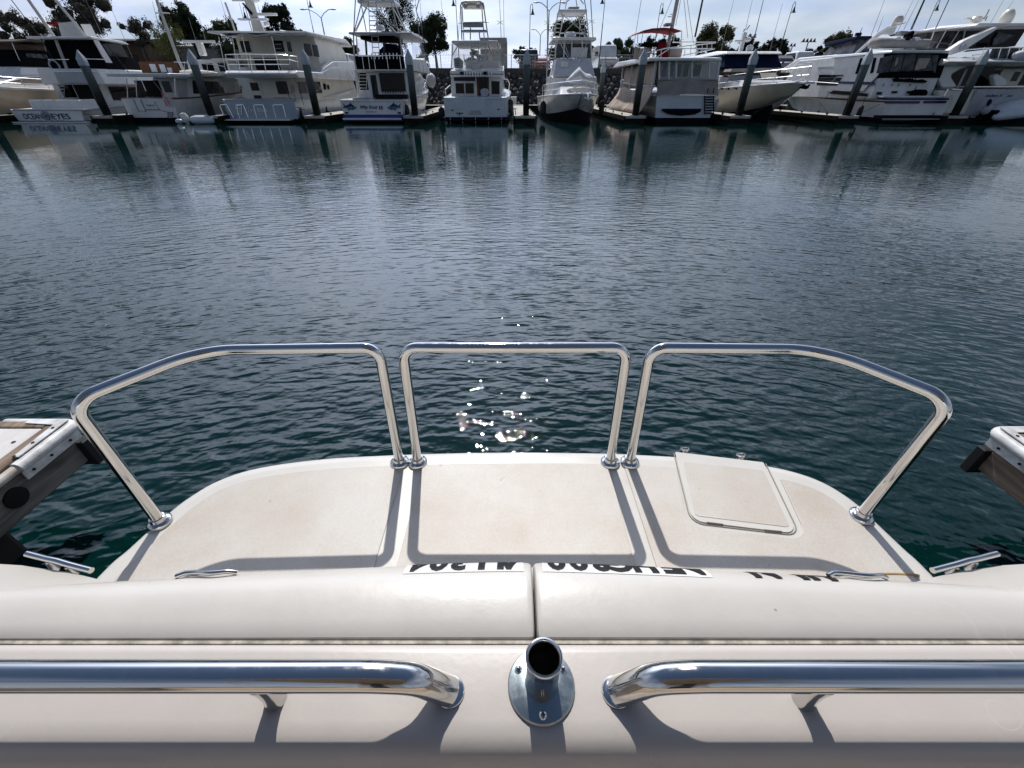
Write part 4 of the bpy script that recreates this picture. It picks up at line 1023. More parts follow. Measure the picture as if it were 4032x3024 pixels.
# ================================================================ THE MOORED BOATS
class Boat:
    def __init__(s, name, label, cat, zone, Y, xc, rz=0.0):
        s.zone, s.Y = zone, Y
        s.root = thing(name, label, cat, (xc, Y, 0)); s.rz = rz
    def w(s, x, y, dY=0.0, zone=None): return at((s.zone if zone is None else zone) + x*K, y*K, s.Y + dY)
    def put(s, mb, name, mt, parent=None, **k):
        o = mb.build(name, mt, parent if parent else s.root, **k)
        if not parent: o.location = -s.root.location
        return o
    def rc(s, r, dY, zone=None):
        x0, y0, x1, y1 = r; xm, ym = (x0+x1)/2, (y0+y1)/2
        return s.w(x0,ym,dY,zone).x, s.w(x1,ym,dY,zone).x, s.w(xm,y1,dY,zone).z, s.w(xm,y0,dY,zone).z
    def slab(s, name, mt, r, dY, th=.03, parent=None, bevel=.012, zone=None):
        X0, X1, Z0, Z1 = s.rc(r, dY, zone); a = MB(); a.box(X0, X1, s.Y+dY, s.Y+dY+th, Z0, Z1)
        return s.put(a, name, mt, parent, smooth=0, bevel=bevel)
    def win(s, r, dY, mt='glass_dark', name='window', frame=None, zone=None):
        o = s.slab(name, mt, r, dY-.015, .03, zone=zone)
        if frame:
            X0, X1, Z0, Z1 = s.rc(r, dY, zone); y = s.Y + dY - .02; f = .035; a = MB()
            for b in ((X0-f,X1+f,Z0-f,Z0),(X0-f,X1+f,Z1,Z1+f),(X0-f,X0,Z0,Z1),(X1,X1+f,Z0,Z1)): a.box(b[0],b[1],y-.012,y+.03,b[2],b[3])
            s.put(a, 'frame', frame, o, smooth=0)
        return o
    def poly(s, name, mt, pts, dY, th=.05, parent=None, bevel=0, zone=None, smooth=0):
        P = [s.w(x,y,dY,zone) for x,y in pts]; a = MB(); a.prism([(p.x,p.z) for p in P], 'y', s.Y+dY, s.Y+dY+th)
        return s.put(a, name, mt, parent, smooth=smooth, bevel=bevel)
    def side(s, name, mt, X, pts, th=.03, parent=None, zone=None, bevel=0):    # outline read off the photo on the plane x = X
        P = [onx((s.zone if zone is None else zone)+x*K, y*K, X) for x,y in pts]; a = MB(); a.prism([(p.y,p.z) for p in P], 'x', X, X+th)
        return s.put(a, name, mt, parent, smooth=0, bevel=bevel)
    def sidem(s, name, mt, X, pts, th=.03, parent=None, bevel=0):               # the same, in metres (dY, z)
        a = MB(); a.prism([(s.Y+y,z) for y,z in pts], 'x', X, X+th); return s.put(a, name, mt, parent, smooth=0, bevel=bevel)
    def tube(s, name, mt, pts, r=.02, parent=None, zone=None, n=6, closed=False, r2=None):
        a = MB(); a.tube([s.w(x,y,d,zone) for x,y,d in pts], r, n, closed=closed, r2=r2); return s.put(a, name, mt, parent)
    def tubes(s, name, mt, lines, r=.02, parent=None, zone=None, n=6):
        for pts in lines: o = s.tube(name, mt, pts, r, parent, zone, n)
        return o
    def wt(s, name, mt, pts, r=.02, parent=None, n=6):
        a = MB(); a.tube(pts, r, n); return s.put(a, name, mt, parent)
    def house(s, name, mt, x0, x1, prof, taper=.06, parent=None, bevel=.03):      # side profile (dY,z) swept across, leaning in towards the top
        z0 = min(z for _, z in prof); z1 = max(z for _, z in prof); rings = []
        for sg, xx in ((1, x0), (-1, x1)):
            rings.append([Vector((xx + sg*taper*(z-z0)/max(.01,z1-z0), s.Y+y, z)) for y, z in prof])
        a = MB(); a.loft(rings); return s.put(a, name, mt, parent, smooth=30, bevel=bevel)
    def hull(s, x0, x1, zs, zb, L, mt, bow=1, tuck=.94, full=.52, flare=.5, overhang=1.0, boot=True, bmax=1.06, mt2='antifoul', zchine=.22):
        xc, b0 = (x0+x1)/2, (x1-x0)/2; rings = []; low = []
        s.sheer = []
        N = 18
        for i in range(N+1):
            t = i/N
            if bow > 0: g_ = t
            k = 1 + (bmax-1)*math.sin(min(1,t/.5)*math.pi/2)
            if t > full: k *= max(.015, 1 - ((t-full)/(1-full))**2.1)
            b = b0*k; z = zs + (zb-zs)*t**1.7
            fl = max(0, (t-.45)/.55)
            bc = b*(tuck - flare*fl); zc = zchine + .55*fl**2*zb*.6
            y = s.Y + bow*L*t
            yb = s.Y + bow*(L*t - overhang*fl**2)                # the forefoot falls back under the bow
            ym = (y*1.2+yb*.8)/2
            rings.append([Vector((xc-b,y,z)), Vector((xc-(b*.45+bc*.55)-.01*b0,ym,z*.45+zc*.55)), Vector((xc-bc,yb,zc)), Vector((xc-bc*.92,yb,-.12)), Vector((xc,yb,-.5+.35*fl)), Vector((xc+bc*.92,yb,-.12)), Vector((xc+bc,yb,zc)), Vector((xc+(b*.45+bc*.55)+.01*b0,ym,z*.45+zc*.55)), Vector((xc+b,y,z))])
            s.sheer.append((y, z, b))
        s.xc = xc; s.rings = rings
        up = [[r[0],r[1],r[2],r[6],r[7],r[8]] for r in rings]; dn = [[r[2],r[3],r[4],r[5],r[6]] for r in rings]
        a = MB(); a.loft(up); o = s.put(a, 'hull', mt, smooth=28)
        a = MB(); a.loft([[Vector((xc+(p.x-xc)*.992, p.y, p.z-.002)) for p in r] for r in dn]); s.put(a, 'bottom', mt2, smooth=28)
        return o
    def stripe(s, name, mt, f0, f1, t0=0.0, t1=1.0, out=.014):
        N = len(s.rings) - 1
        for A_, B_, sg in ((0,1,-1),(8,7,1)):
            sec = []
            for i, r in enumerate(s.rings):
                if not t0 <= i/N <= t1: continue
                p0, p1 = r[A_].lerp(r[B_],f0), r[A_].lerp(r[B_],f1); o_ = Vector((sg*out,0,0)); sec.append([p0+o_, p1+o_, p1-o_, p0-o_])
            a = MB(); a.loft(sec); s.put(a, name, mt, smooth=30)
    def sheer_tube(s, name, mt, dz, r=.03, t0=0.0, t1=1.0, inb=0.0, sides=(-1,1)):
        a = MB()
        for sg in sides:
            pts = [(s.xc + sg*max(.01,(b-inb)), y, z+dz) for i,(y,z,b) in enumerate(s.sheer) if t0 <= i/(len(s.sheer)-1) <= t1]
            a.tube(pts, r, 6)
        return s.put(a, name, mt)
    def bow_rail(s, h=.55, t0=.4, inb=.06, step=2):
        a = MB(); N = len(s.sheer)-1
        for sg in (-1,1):
            pts = [(s.xc + sg*max(.02,b-inb), y, z+h*min(1,(i/N-t0+.05)/.1)) for i,(y,z,b) in enumerate(s.sheer) if i/N >= t0]
            a.tube(pts, .018, 5)
            pts2 = [(p[0],p[1],p[2]-h*.5) for p in pts]; a.tube(pts2, .010, 4)
            for j in range(0, len(pts), step):
                i = int(math.ceil(t0*N-1e-6)) + j; i = min(i, N); y,z,b = s.sheer[i]; a.tube([(s.xc+sg*max(.02,b-inb),y,z-.02), pts[j]], .014, 5)
        return s.put(a, 'bow_rail', 'steel')
    def text(s, txt, mt, r, dY, shear=0.0, bold=0.0, parent=None, name='name_lettering', zone=None, slope=0.0):
        X0, X1, Z0, Z1 = s.rc(r, dY, zone); me = text_mesh(txt, 1.0, shear, 'LEFT', 0.0, bold)
        xs_ = [v.co.x for v in me.vertices]; ys_ = [v.co.y for v in me.vertices]; ax, bx_, ay, by = min(xs_), max(xs_), min(ys_), max(ys_)
        for v in me.vertices:
            u, q_ = (v.co.x-ax)/(bx_-ax), (v.co.y-ay)/(by-ay); v.co = (X0+(X1-X0)*u, s.Y+dY+slope*u, Z0+(Z1-Z0)*q_)
        me.update(); o = mesh_obj(name, me, mt, parent if parent else s.root)
        if not parent: o.location = -s.root.location
        return o
    def whip(s, x, y, dY, x2, y2, r=.016, name='antenna', mt='pole_grey', zone=None):
        a = MB(); a.tube([s.w(x,y,dY,zone), s.w(x2,y2,dY,zone)], r, 5, r2=r*.5); return s.put(a, name, mt)
    def fender(s, x, y, dY, h=.5, r=.12, mt='rubber_black', zone=None):
        p_ = s.w(x,y,dY,zone); a = MB(); a.lathe([(r*.25,-h/2-.04),(r*.8,-h/2+.03),(r,-h/2+.12),(r,h/2-.12),(r*.8,h/2-.03),(r*.25,h/2+.05)], 12, p_)
        a.tube([p_+Vector((0,0,h/2)), p_+Vector((0,.05,h/2+.5))], .012, 4); return s.put(a, 'fender', mt)
    def line(s, pts, zone=None, r=.014):
        return s.tube('mooring_line', 'rope', pts, r, zone=zone, n=4)
    def dome(s, x, y, dY, r, hgt, mt='boat_white', name='radar', zone=None):
        p_ = s.w(x,y,dY,zone); a = MB(); a.lathe([(r*.5,0),(r,.06),(r,hgt*.7),(r*.7,hgt),(r*.1,hgt+.02)], 14, p_); return s.put(a, name, mt)
    def ladder(s, xl, xr, y0, y1, dY, n_, mt='steel', zone=None, lean=0.0, r=.016, dx=0.0):
        L = [[(xl,y1,dY),(xl+dx,y0,dY+lean)], [(xr,y1,dY),(xr+dx,y0,dY+lean)]]
        for i in range(n_):
            f = (i+.5)/n_; L.append([(xl+dx*f, y1+(y0-y1)*f, dY+lean*f),(xr+dx*f, y1+(y0-y1)*f, dY+lean*f)])
        a = MB()
        for pts in L: a.tube([s.w(x,y,d_,zone) for x,y,d_ in pts], r, 6)
        return s.put(a, 'ladder', mt)
    def done(s):
        if s.rz: s.root.rotation_euler = (0,0,s.rz)

YS = 26.7
# ---- 1 tan hulled yacht, far left
b = Boat('motor_yacht', 'tan hulled motor yacht with black flybridge canvas at the left edge', 'yacht', 0, 36.0, -29.6)
xr = at(20, 400, 26.0).x
x_r = -27.45
b.hull(x_r-4.4, x_r, 1.35, 1.75, 13.0, 'boat_tan', bow=-1, full=.55, flare=.35, overhang=1.2)
b.sheer_tube('rub_rail', 'boat_white', .0, .06)
b.bow_rail(.5, .3)
b.house('deckhouse', 'boat_white', x_r-4.0, x_r-.35, [(-9.0,1.55),(-6.2,2.15),(-1.5,2.35),(-1.0,1.4)], .35, bevel=.08)
b.sidem('windscreen_cover', 'canvas_taupe', x_r-.60, [(-8.2,1.68),(-6.0,2.08),(-3.0,2.12),(-2.6,1.70)], .12)
b.sidem('window', 'glass_dark', x_r-.55, [(-2.4,1.72),(-2.5,2.1),(-1.4,2.15),(-1.2,1.72)], .12)
b.house('flybridge', 'boat_white', x_r-3.7, x_r-.7, [(-6.4,2.1),(-5.9,2.55),(-1.6,2.62),(-1.2,2.2)], .2, bevel=.06)
b.house('flybridge_enclosure', 'canvas_black', x_r-3.5, x_r-.85, [(-5.9,2.55),(-5.3,3.35),(-2.0,3.42),(-1.5,2.6)], .3, bevel=.05)
b.sidem('window', 'vinyl_smoke', x_r-1.04, [(-5.2,2.75),(-4.9,3.2),(-3.6,3.22),(-3.5,2.75)], .03)
b.sidem('window', 'vinyl_smoke', x_r-1.04, [(-3.3,2.75),(-3.35,3.22),(-2.2,3.22),(-2.0,2.75)], .03)
b.house('bimini', 'roof_brown', x_r-3.6, x_r-.7, [(-5.8,3.62),(-4.5,3.78),(-2.0,3.75),(-1.2,3.6),(-1.2,3.66),(-2.0,3.82),(-4.5,3.86),(-5.8,3.68)], .05, bevel=0)
for dy in (-5.6,-3.6,-1.5): b.wt('bimini_post', 'steel', [(x_r-1.0, b.Y+dy, 2.5), (x_r-.85, b.Y+dy, 3.66)], .02)
a = MB(); a.lathe([(.16,0),(.16,.03),(.11,.05)], 14, (x_r+.02, b.Y-5.6, .78), (1,0,0)); b.put(a, 'porthole', 'glass_dark')
a = MB(); a.lathe([(.16,0),(.16,.03),(.11,.05)], 14, (x_r+.02, b.Y-3.4, .78), (1,0,0)); b.put(a, 'porthole', 'glass_dark')
a = MB(); a.lathe([(.22,0),(.20,.06),(.1,.1)], 14, (x_r-.02, b.Y-5.2, 1.22), (1,0,0)); b.put(a, 'hawse_plate', 'steel')

# ---- 2 sportfisher with the eye emblem
b = Boat('sportfishing_boat', 'white sportfisher with a purple eye emblem between words on its transom', 'fishing boat', 0, YS, at(190,455,YS).x)
X0, X1, Z0, Z1 = b.rc((175,1365,1040,1525), 0)
b.hull(X0, X1, Z1, 1.75, 13.5, 'boat_white', bmax=1.05, zchine=.09)
b.sheer_tube('rub_rail', 'boat_grey', -.02, .035)
b.slab('covering_board', 'boat_grey', (160,1358,1045,1378), -.03, .6)
b.text('OCEAN', 'print_navy', (285,1412,525,1486), -.04, bold=.012)
b.text('EYES', 'print_navy', (640,1412,865,1486), -.04, bold=.012)
b.text('GILBERT', 'print_grey', (425,1492,525,1510), -.04, name='port_lettering'); b.text('ARIZONA', 'print_grey', (682,1492,800,1510), -.04, name='port_lettering')
c_ = b.w(580,1447,-.03)
for i, (r0, r1, mt_) in enumerate(((.245,.215,'print_grey'),(.17,.135,'print_navy'),(.115,.0,'print_grey'),(.055,.0,'print_navy'))):
    a = MB(); rings_ = [[c_ + Vector((r_*math.cos(2*math.pi*k/28), -.012 - i*.003 - q_, r_*math.sin(2*math.pi*k/28)*1.05)) for k in range(28)] for r_, q_ in ((r0,0),(r0,.004),(max(r1,.002),.004))]
    a.loft(rings_, cap=False); b.put(a, 'eye_emblem_ring', mt_, smooth=0)
b.slab('swim_step', 'boat_white', (150,1518,1050,1532), -.45, .45)
b.house('cockpit_moulding', 'boat_white', X0+.7, X1-.25, [(.5,Z1-.05),(.5,Z1+.42),(1.6,Z1+.45),(1.6,Z1-.05)], .03)
cw = b.rc((690,1040,1260,1345), 3.3)
b.house('cabin', 'boat_white', cw[0], cw[1]+.25, [(3.3,Z1-.1),(3.3,cw[3]),(7.0,cw[3]),(8.6,1.7),(8.6,Z1)], .12)
b.win((905,1055,1165,1330), 3.3, 'hole_black', 'doorway'); b.win((765,1048,935,1215), 3.3, 'glass_dark', frame='boat_white')
b.win((1180,1025,1245,1230), 3.3, 'glass_dark')
b.sidem('side_window', 'glass_dark', cw[1]+.20, [(3.8,Z1+.35),(3.9,cw[3]-.15),(6.6,cw[3]-.15),(7.2,Z1+.35)], .05)
b.ladder(745,800,1050,1290,2.2,6, lean=.6)
b.slab('flybridge_overhang', 'boat_grey', (690,895,1100,1040), 2.2, .35, bevel=.06)
fb = b.rc((720,500,1360,890), 4.2)
b.house('flybridge', 'boat_white', fb[0]-.12, fb[1]+.4, [(2.4,cw[3]-.05),(2.4,fb[2]+.08),(6.2,fb[2]+.12),(7.2,cw[3]-.05)], .08, bevel=.06)
b.house('enclosure', 'canvas_black', fb[0], fb[1]+.3, [(3.2,fb[2]),(3.5,fb[3]-.05),(5.0,fb[3]-.08),(6.2,fb[2]+.1)], .25)
b.side('window', 'glass_tint', fb[1]+.12, [(1260,545),(1490,540),(1610,755),(1400,760)], .05)
b.side('window_pillar', 'boat_white', fb[1]+.18, [(1140,470),(1200,480),(1440,860),(1360,870)], .05)
b.house('hardtop', 'boat_white', fb[0]-.15, fb[1]+.45, [(2.9,fb[3]-.03),(2.9,fb[3]+.07),(5.2,fb[3]+.03),(5.6,fb[3]-.10)], .02, bevel=.02)
b.poly('tower_shield', 'boat_grey', [(720,285),(940,265),(1050,460),(770,460)], 4.4, .04); b.poly('tower_shield', 'boat_white', [(1000,300),(1120,300),(1210,480),(1100,490)], 5.2, .04)
b.slab('red_cushion', 'canvas_red', (575,270,705,300), 5.5, .5)
b.tubes('tower_leg', 'pale_paint', [[(250,-160,3.4),(370,20,3.4),(690,480,3.4),(850,900,3.2)]], .085); b.tubes('tower_leg', 'pale_paint', [[(520,-180,4.2),(690,0,4.2),(1010,380,4.2),(1110,490,4.2)]], .075)
b.tubes('outrigger', 'pole_dark', [[(20,-180,3),(150,10,3),(480,440,3),(760,890,3)],[(720,-200,4),(900,30,4),(1210,400,4),(1600,900,4)]], .022)
b.tubes('flybridge_rail', 'steel', [[(600,740,3.0),(860,740,3.0)],[(700,890,2.3),(1320,885,2.3)],[(1000,730,2.6),(1360,740,2.6)]], .02)
b.whip(1480,890,5,1070,0); b.whip(1650,720,6,1340,0)
for i in range(6): b.tubes('fishing_rod', 'canvas_black', [[(560+i*22,545+i*12,3),(745,885-i*8,3)]], .02)
a = MB(); q_ = b.w(680,820,3.0); a.loft([[q_+Vector((.27*math.cos(k*.5236)+.05*math.cos(j*1.0472)*math.cos(k*.5236), .05*math.sin(j*1.0472), .27*math.sin(k*.5236)+.05*math.cos(j*1.0472)*math.sin(k*.5236))) for j in range(6)] for k in range(13)], cap=False); b.put(a, 'life_ring', 'boat_grey')
b.line([(1040,1415,0),(1180,1440,.3),(1330,1450,.6)])
b.bow_rail(.5,.55)

# ---- 3 white trawler with roof dinghy
b = Boat('trawler_yacht', 'white trawler with striped flag at stern and a dinghy on its roof', 'trawler', 0, YS + .3, at(592,440,YS).x)
X0, X1 = b.w(1560,1350).x, b.w(2190,1350).x; Z1 = b.w(1900,1228).z
b.hull(X0, X1, Z1, 1.7, 12.5, 'boat_white', bmax=1.05)
b.sheer_tube('rub_rail', 'teak', 0, .035)
b.poly('transom_door', 'boat_white', [(1660,1235),(1745,1235),(1820,1380),(1725,1380)], -.03, .03)
b.tubes('transom_trim', 'paint_navy', [[(1660,1235,-.04),(1725,1380,-.04),(1815,1385,-.04),(1745,1235,-.04)],[(1815,1365,-.04),(1985,1365,-.04)]], .014)
b.text('Pegasus', 'print_navy', (1822,1298,1925,1322), -.02, shear=.2, bold=.01); b.text('san diego', 'print_grey', (1845,1330,1925,1338), -.02, name='port_lettering')
b.ladder(2090,2150,1390,1480,-.1,4, 'paint_navy')
rf = b.rc((1480,905,2212,955), .3)
cx1 = X1 - .1
b.house('cabin', 'boat_white', X0+.25, cx1, [(2.6,Z1-.05),(2.6,rf[2]),(9.0,rf[2]+.05),(9.6,Z1+.1)], .05)
b.house('roof', 'boat_bluewhite', X0-.15, X1+.35, [(-.1,rf[2]),(-.1,rf[2]+.14),(9.5,rf[2]+.25),(9.8,rf[2]+.10)], 0, bevel=.03)
b.win((1810,1000,2010,1230), 2.6, 'hole_black', 'doorway'); b.win((2030,1010,2135,1150), 2.6, 'glass_tint', frame='boat_white'); b.win((1700,1000,1790,1180), 2.6, 'glass_dark')
for x in (1575,1690): b.tube('post', 'steel', [(x,970,.2),(x+15,1225,.2)], .022)
b.tube('post', 'steel', [(2175,980,.2),(2185,1225,.2)], .022)
for pts in ([(495,1000),(640,1005),(640,1165),(510,1165)],[(655,1010),(710,1012),(755,1165),(655,1165)],[(722,1012),(850,1015),(897,1162),(765,1165)]): b.side('window', 'glass_dark', cx1-.03, pts, .05, zone=600)
b.side('curtain', 'boat_grey', cx1-.02, [(305,985),(415,985),(430,1240),(320,1240)], .05, zone=600)
q0 = b.w(2085,1230,-.15); a = MB(); a.tube([q0, q0+Vector((-.35,-.05,.75))], .014, 5); fp = b.put(a, 'flag_staff', 'pole_grey')
b.poly('flag', 'flag_red', [(2000,1150),(2040,1165),(2100,1250),(2115,1335),(2065,1320),(2030,1230)], -.2, .015)
b.slab('canvas_dodger', 'teak', (1745,770,2212,910), 2.0, .05)
for r_ in ((1870,795,1945,895),(1990,800,2060,900),(2085,840,2140,905)): b.slab('dodger_window', 'boat_white', r_, 1.97, .03)
b.house('flybridge', 'boat_white', b.w(420,800,4,600).x, b.w(1050,800,4,600).x, [(4,rf[2]+.2),(4,b.w(700,740,4,600).z),(7.5,b.w(700,730,4,600).z),(8.5,rf[2]+.2)], .12)
b.win((620,785,760,880), 4, 'glass_dark', zone=600); b.win((825,785,930,890), 4, 'glass_dark', zone=600)
b.slab('flybridge_awning', 'boat_cream', (740,725,1060,765), 3.6, 2.5, zone=600)
a = MB(); c0 = b.w(330,905,2.2,600); c1 = b.w(900,930,2.2,600)
a.loft([[c0.lerp(c1,t_)+Vector((0,.42*math.sin(math.pi*min(1,.12+t_*.95))*math.cos(u),.18*math.sin(math.pi*min(1,.15+t_*.8))*math.sin(u))) for u in [math.pi*k/4 for k in range(8)]] for t_ in [i/8 for i in range(9)]]); b.put(a, 'roof_dinghy', 'boat_cream')
b.tubes('roof_rail', 'steel', [[(270,770,1.5),(760,800,1.5),(900,830,1.5)],[(400,770,1.5),(400,900,1.5)],[(680,800,1.5),(690,900,1.5)]], .018, zone=600)
b.tube('mast', 'pale_paint', [(10,-160,3),(75,70,3),(330,760,3),(400,900,3)], .075, zone=600, r2=.10)
b.tubes('spreader', 'pale_paint', [[(45,160,3),(215,165,3)]], .03, zone=600)
b.slab('radar', 'boat_white', (380,500,755,530), 4.5, .25, zone=600); b.slab('radar_pedestal', 'boat_white', (555,530,620,690), 4.55, .35, zone=600, bevel=.05)
b.whip(540,500,4.5,450,220,zone=600); b.whip(660,500,5,580,210,zone=600); b.whip(60,250,3,0,20,zone=600)
b.tube('mast', 'pale_paint', [(905,30,6.5),(960,180,6.5),(1030,390,6.5)], .06, zone=600); b.whip(950,330,6.5,850,0,zone=600)
b.bow_rail(.5,.5)
b.line([(1920,1265,-.05),(1990,1370,-.2),(2080,1395,-.3)])

# ---- tender with white outboard and floats behind it
b = Boat('tender', 'small tender with white outboard cowling at the trawler stern', 'dinghy', 600, 25.6, at(600+560*K, 1500*K, 25.6).x)
for zz, (xa, xb, yy) in (('port_tube',(480,760,1500)),('starboard_tube',(500,760,1470))):
    p0, p1 = b.w(xa,yy,.0 if zz=='port_tube' else .8), b.w(xb,yy-20,.0 if zz=='port_tube' else .8)
    p0.z = p1.z = .18
    a = MB(); a.loft([[p0.lerp(p1,t_)+Vector((0,r_*math.cos(u),r_*math.sin(u))) for u in [math.pi*k/5 for k in range(10)]] for t_,r_ in ((0,.05),(.05,.15),(.2,.19),(.8,.19),(.95,.15),(1,.05))]); b.put(a, zz, 'boat_bluewhite')
a = MB(); p0 = b.w(540,1490,.1); p1 = b.w(740,1480,.7); a.box(p0.x,p1.x,25.65,26.35,.10,.16); b.put(a, 'floor', 'boat_grey', smooth=0)
a = MB(); q_ = b.w(405,1470,.3); a.lathe([(.10,-.22),(.17,-.15),(.19,.05),(.15,.20),(.05,.24)], 12, q_, (-.25,0,1)); a.tube([q_+Vector((.05,0,-.2)), q_+Vector((.1,0,-.75))], .06, 8); b.put(a, 'outboard_motor', 'boat_white')
a = MB(); q_ = b.w(335,1510,.3); a.ell(q_, .20,.14,.12, 12, 8); b.put(a, 'float', 'boat_bluewhite')

# ---- 4 two storey trawler, pale blue stern
b = Boat('trawler_yacht', 'two storey white trawler with pale blue transom and louvred stepped mast', 'trawler', 600, YS, at(600+1350*K, 1450*K, YS).x)
X0, X1 = b.w(915,1370).x, b.w(1800,1370).x; Z1 = b.w(1350,1245).z
b.hull(X0, X1, Z1, 2.0, 14.5, 'boat_bluewhite', bmax=1.12, full=.6, flare=.35)
b.sheer_tube('rub_rail', 'boat_grey', 0, .04)
b.slab('covering_board', 'boat_grey', (905,1235,1790,1258), -.04, .5)
b.slab('swim_step', 'boat_white', (885,1484,1710,1502), -.55, .55)
b.slab('transom_skin', 'boat_blue', (918,1258,1790,1484), -.05, .05, bevel=.03)
b.text('Tru Blue', 'print_white', (1175,1338,1425,1395), -.06, bold=.02); b.text('Bend, OR', 'print_white', (1255,1410,1360,1430), -.06, name='port_lettering')
for xs_ in ((840,930,905,1010),(1040,1135,1090,1195),(1262,1380,1300,1425),(1500,1625,1545,1665)):
    b.tubes('stern_rail', 'steel', [[(xs_[2],1470,-.5),(xs_[0],1318,-.5),(xs_[0]+6,1305,-.5),(xs_[1]-6,1302,-.5),(xs_[1],1315,-.5),(xs_[3],1465,-.5)]], .024)
b.ladder(1060,1110,1300,1430,-.1,4)
cw = b.rc((1085,960,1740,1240), 2.4)
wallL, wallR = cw[0], X1 + .25
roofz = b.w(1300,965,.4).z; rooft = b.w(1300,880,.4).z
b.house('deckhouse', 'boat_cream', wallL, wallR-.05, [(2.4,Z1-.1),(2.4,roofz+.05),(10.0,roofz+.15),(10.6,Z1)], .02)
b.slab('door', 'boat_cream', (1200,1005,1365,1245), 2.37, .03); b.win((1222,1028,1318,1128), 2.36, 'glass_dark'); b.win((1265,1185,1355,1238), 2.36, 'glass_dark'); b.win((1548,1012,1690,1170), 2.4, 'glass_dark', frame='boat_cream')
b.slab('vent', 'boat_grey', (1500,1210,1670,1235), 2.37, .03)
for i in range(6): b.slab('louvre', 'boat_grey', (1718,1062+i*17,1768,1070+i*17), 2.36, .03)
for i in range(5): b.slab('louvre', 'hole_black', (1092,1066+i*20,1112,1078+i*20), 2.36, .03)
for pts in ([(1805,1015),(1900,1015),(1930,1165),(1840,1165)],[(1995,1018),(2075,1018),(2105,1155),(2025,1160)]): b.side('window', 'glass_dark', wallR-.06, pts, .05)
b.side('window', 'glass_dark', wallR-.06, [(228,1040),(250,1040),(258,1115),(236,1115)], .05, zone=1200)
a = MB(); q_ = onx(1200+292*K,1085*K,wallR-.02); a.lathe([(.13,0),(.13,.04)], 14, q_, (1,0,0)); b.put(a, 'porthole', 'glass_dark')
b.house('upper_deck', 'boat_white', b.w(878,920,-.1).x, X1+.45, [(.2,roofz),(-.05,(roofz+rooft)/2),(.2,rooft),(3.6,rooft+.02),(5.2,rooft+.32),(9.8,rooft+.55),(11.8,roofz+.35),(11.8,roofz)], .02, bevel=.05)
b.house('bulwark', 'boat_white', X1+.12, X1+.43, [(3.4,rooft),(4.2,rooft+.26),(6.0,rooft+.62),(10.5,rooft+.80),(12.2,roofz+.3),(12.2,roofz)], 0, bevel=.02)
ph = b.rc((1080,450,1650,870), 5.0); phR = X1 - .05
b.house('pilothouse', 'boat_cream', ph[0], phR, [(5.0,rooft),(5.0,ph[3]),(9.4,ph[3]+.05),(10.2,ph[3]-.45),(10.6,rooft+.3)], .05)
b.win((1105,510,1222,650), 5.0, 'glass_dark', frame='boat_cream'); b.win((1515,505,1632,645), 5.0, 'glass_dark', 'door_window')
for y_ in (545,600): b.slab('ladder_rung', 'boat_white', (1520,y_,1600,y_+8), 4.92, .05)
for pts in ([(1665,515),(1705,515),(1732,648),(1690,645)],[(1880,540),(1955,548),(1985,700),(1905,690)],[(1985,555),(2040,562),(2070,710),(2010,700)]): b.side('window', 'glass_tint', phR-.03, pts, .05)
b.house('pilothouse_roof', 'boat_white', ph[0]-.4, phR+.35, [(3.0,ph[3]-.02),(3.0,ph[3]+.06),(9.8,ph[3]+.22),(11.0,ph[3]-.12),(9.8,ph[3]-.02)], .02, bevel=.03)
a = MB(); pts_ = [(860,455),(1010,440),(1140,410),(1300,440),(1480,410),(1620,430)]; P0 = [b.w(x,y,2.4) for x,y in pts_]; P1 = [b.w(x,y+12,5.0) for x,y in pts_]
a.add([p_ for p_ in P0]+[p_ for p_ in P1]+[p_-Vector((0,0,.02)) for p_ in P0]+[p_-Vector((0,0,.02)) for p_ in P1], [(i,i+1,7+i,6+i) for i in range(5)]+[(12+i,18+i,19+i,13+i) for i in range(5)]+[(i,12+i,13+i,i+1) for i in range(5)]); b.put(a, 'awning', 'canvas_white', smooth=60)
for x,x2 in ((825,910),(995,1060),(1120,1215),(1485,1580)): b.tube('awning_post', 'steel', [(x,455,2.4),(x2,870,2.4)], .02)
b.tubes('deck_rail', 'steel', [[(905,680,.3),(1130,670,.3),(1600,680,.3),(1800,705,1.2)],[(915,740,.3),(1700,740,.3),(1815,770,1.2)],[(930,800,.3),(1700,800,.3)]], .018)
b.tubes('rail_post', 'steel', [[(905,680,.3),(955,870,.3)],[(1050,675,.3),(1090,870,.3)],[(1210,672,.3),(1240,870,.3)],[(1370,676,.3),(1410,870,.3)],[(1540,680,.3),(1580,870,.3)],[(1700,700,.8),(1720,850,.8)],[(1800,705,1.2),(1815,840,1.2)]], .018)
b.slab('deck_box', 'hole_black', (1275,720,1535,870), 3.4, .5); b.slab('deck_seat', 'boat_white', (1020,838,1160,872), 2.0, .5)
mq = lambda x,y,d: b.w(x,y,d)
a = MB(); a.hexa([mq(1255,405,6.2),mq(1410,405,6.2),mq(1410,405,7.2),mq(1255,405,7.2)], [mq(1215,220,6.2),mq(1320,220,6.2),mq(1330,220,7.0),mq(1215,220,7.0)]); a.hexa([mq(1215,222,6.2),mq(1320,222,6.2),mq(1330,222,7.0),mq(1215,222,7.0)], [mq(1120,-60,6.2),mq(1240,-60,6.2),mq(1240,-60,6.8),mq(1120,-60,6.8)]); ms = b.put(a, 'mast', 'boat_cream', smooth=0, bevel=.03)
b.poly('mast_slot', 'hole_black', [(1110,35),(1135,35),(1245,160),(1240,192),(1210,170)], 6.16, .03)
for i in range(7): b.slab('mast_louvre', 'boat_white', (1300,250+i*22,1395+i*3,258+i*22), 6.15, .05)
b.slab('radar', 'boat_white', (1300,160,1538,192), 6.0, .2); b.slab('crosstree', 'boat_white', (1058,225,1420,248), 6.05, .3)
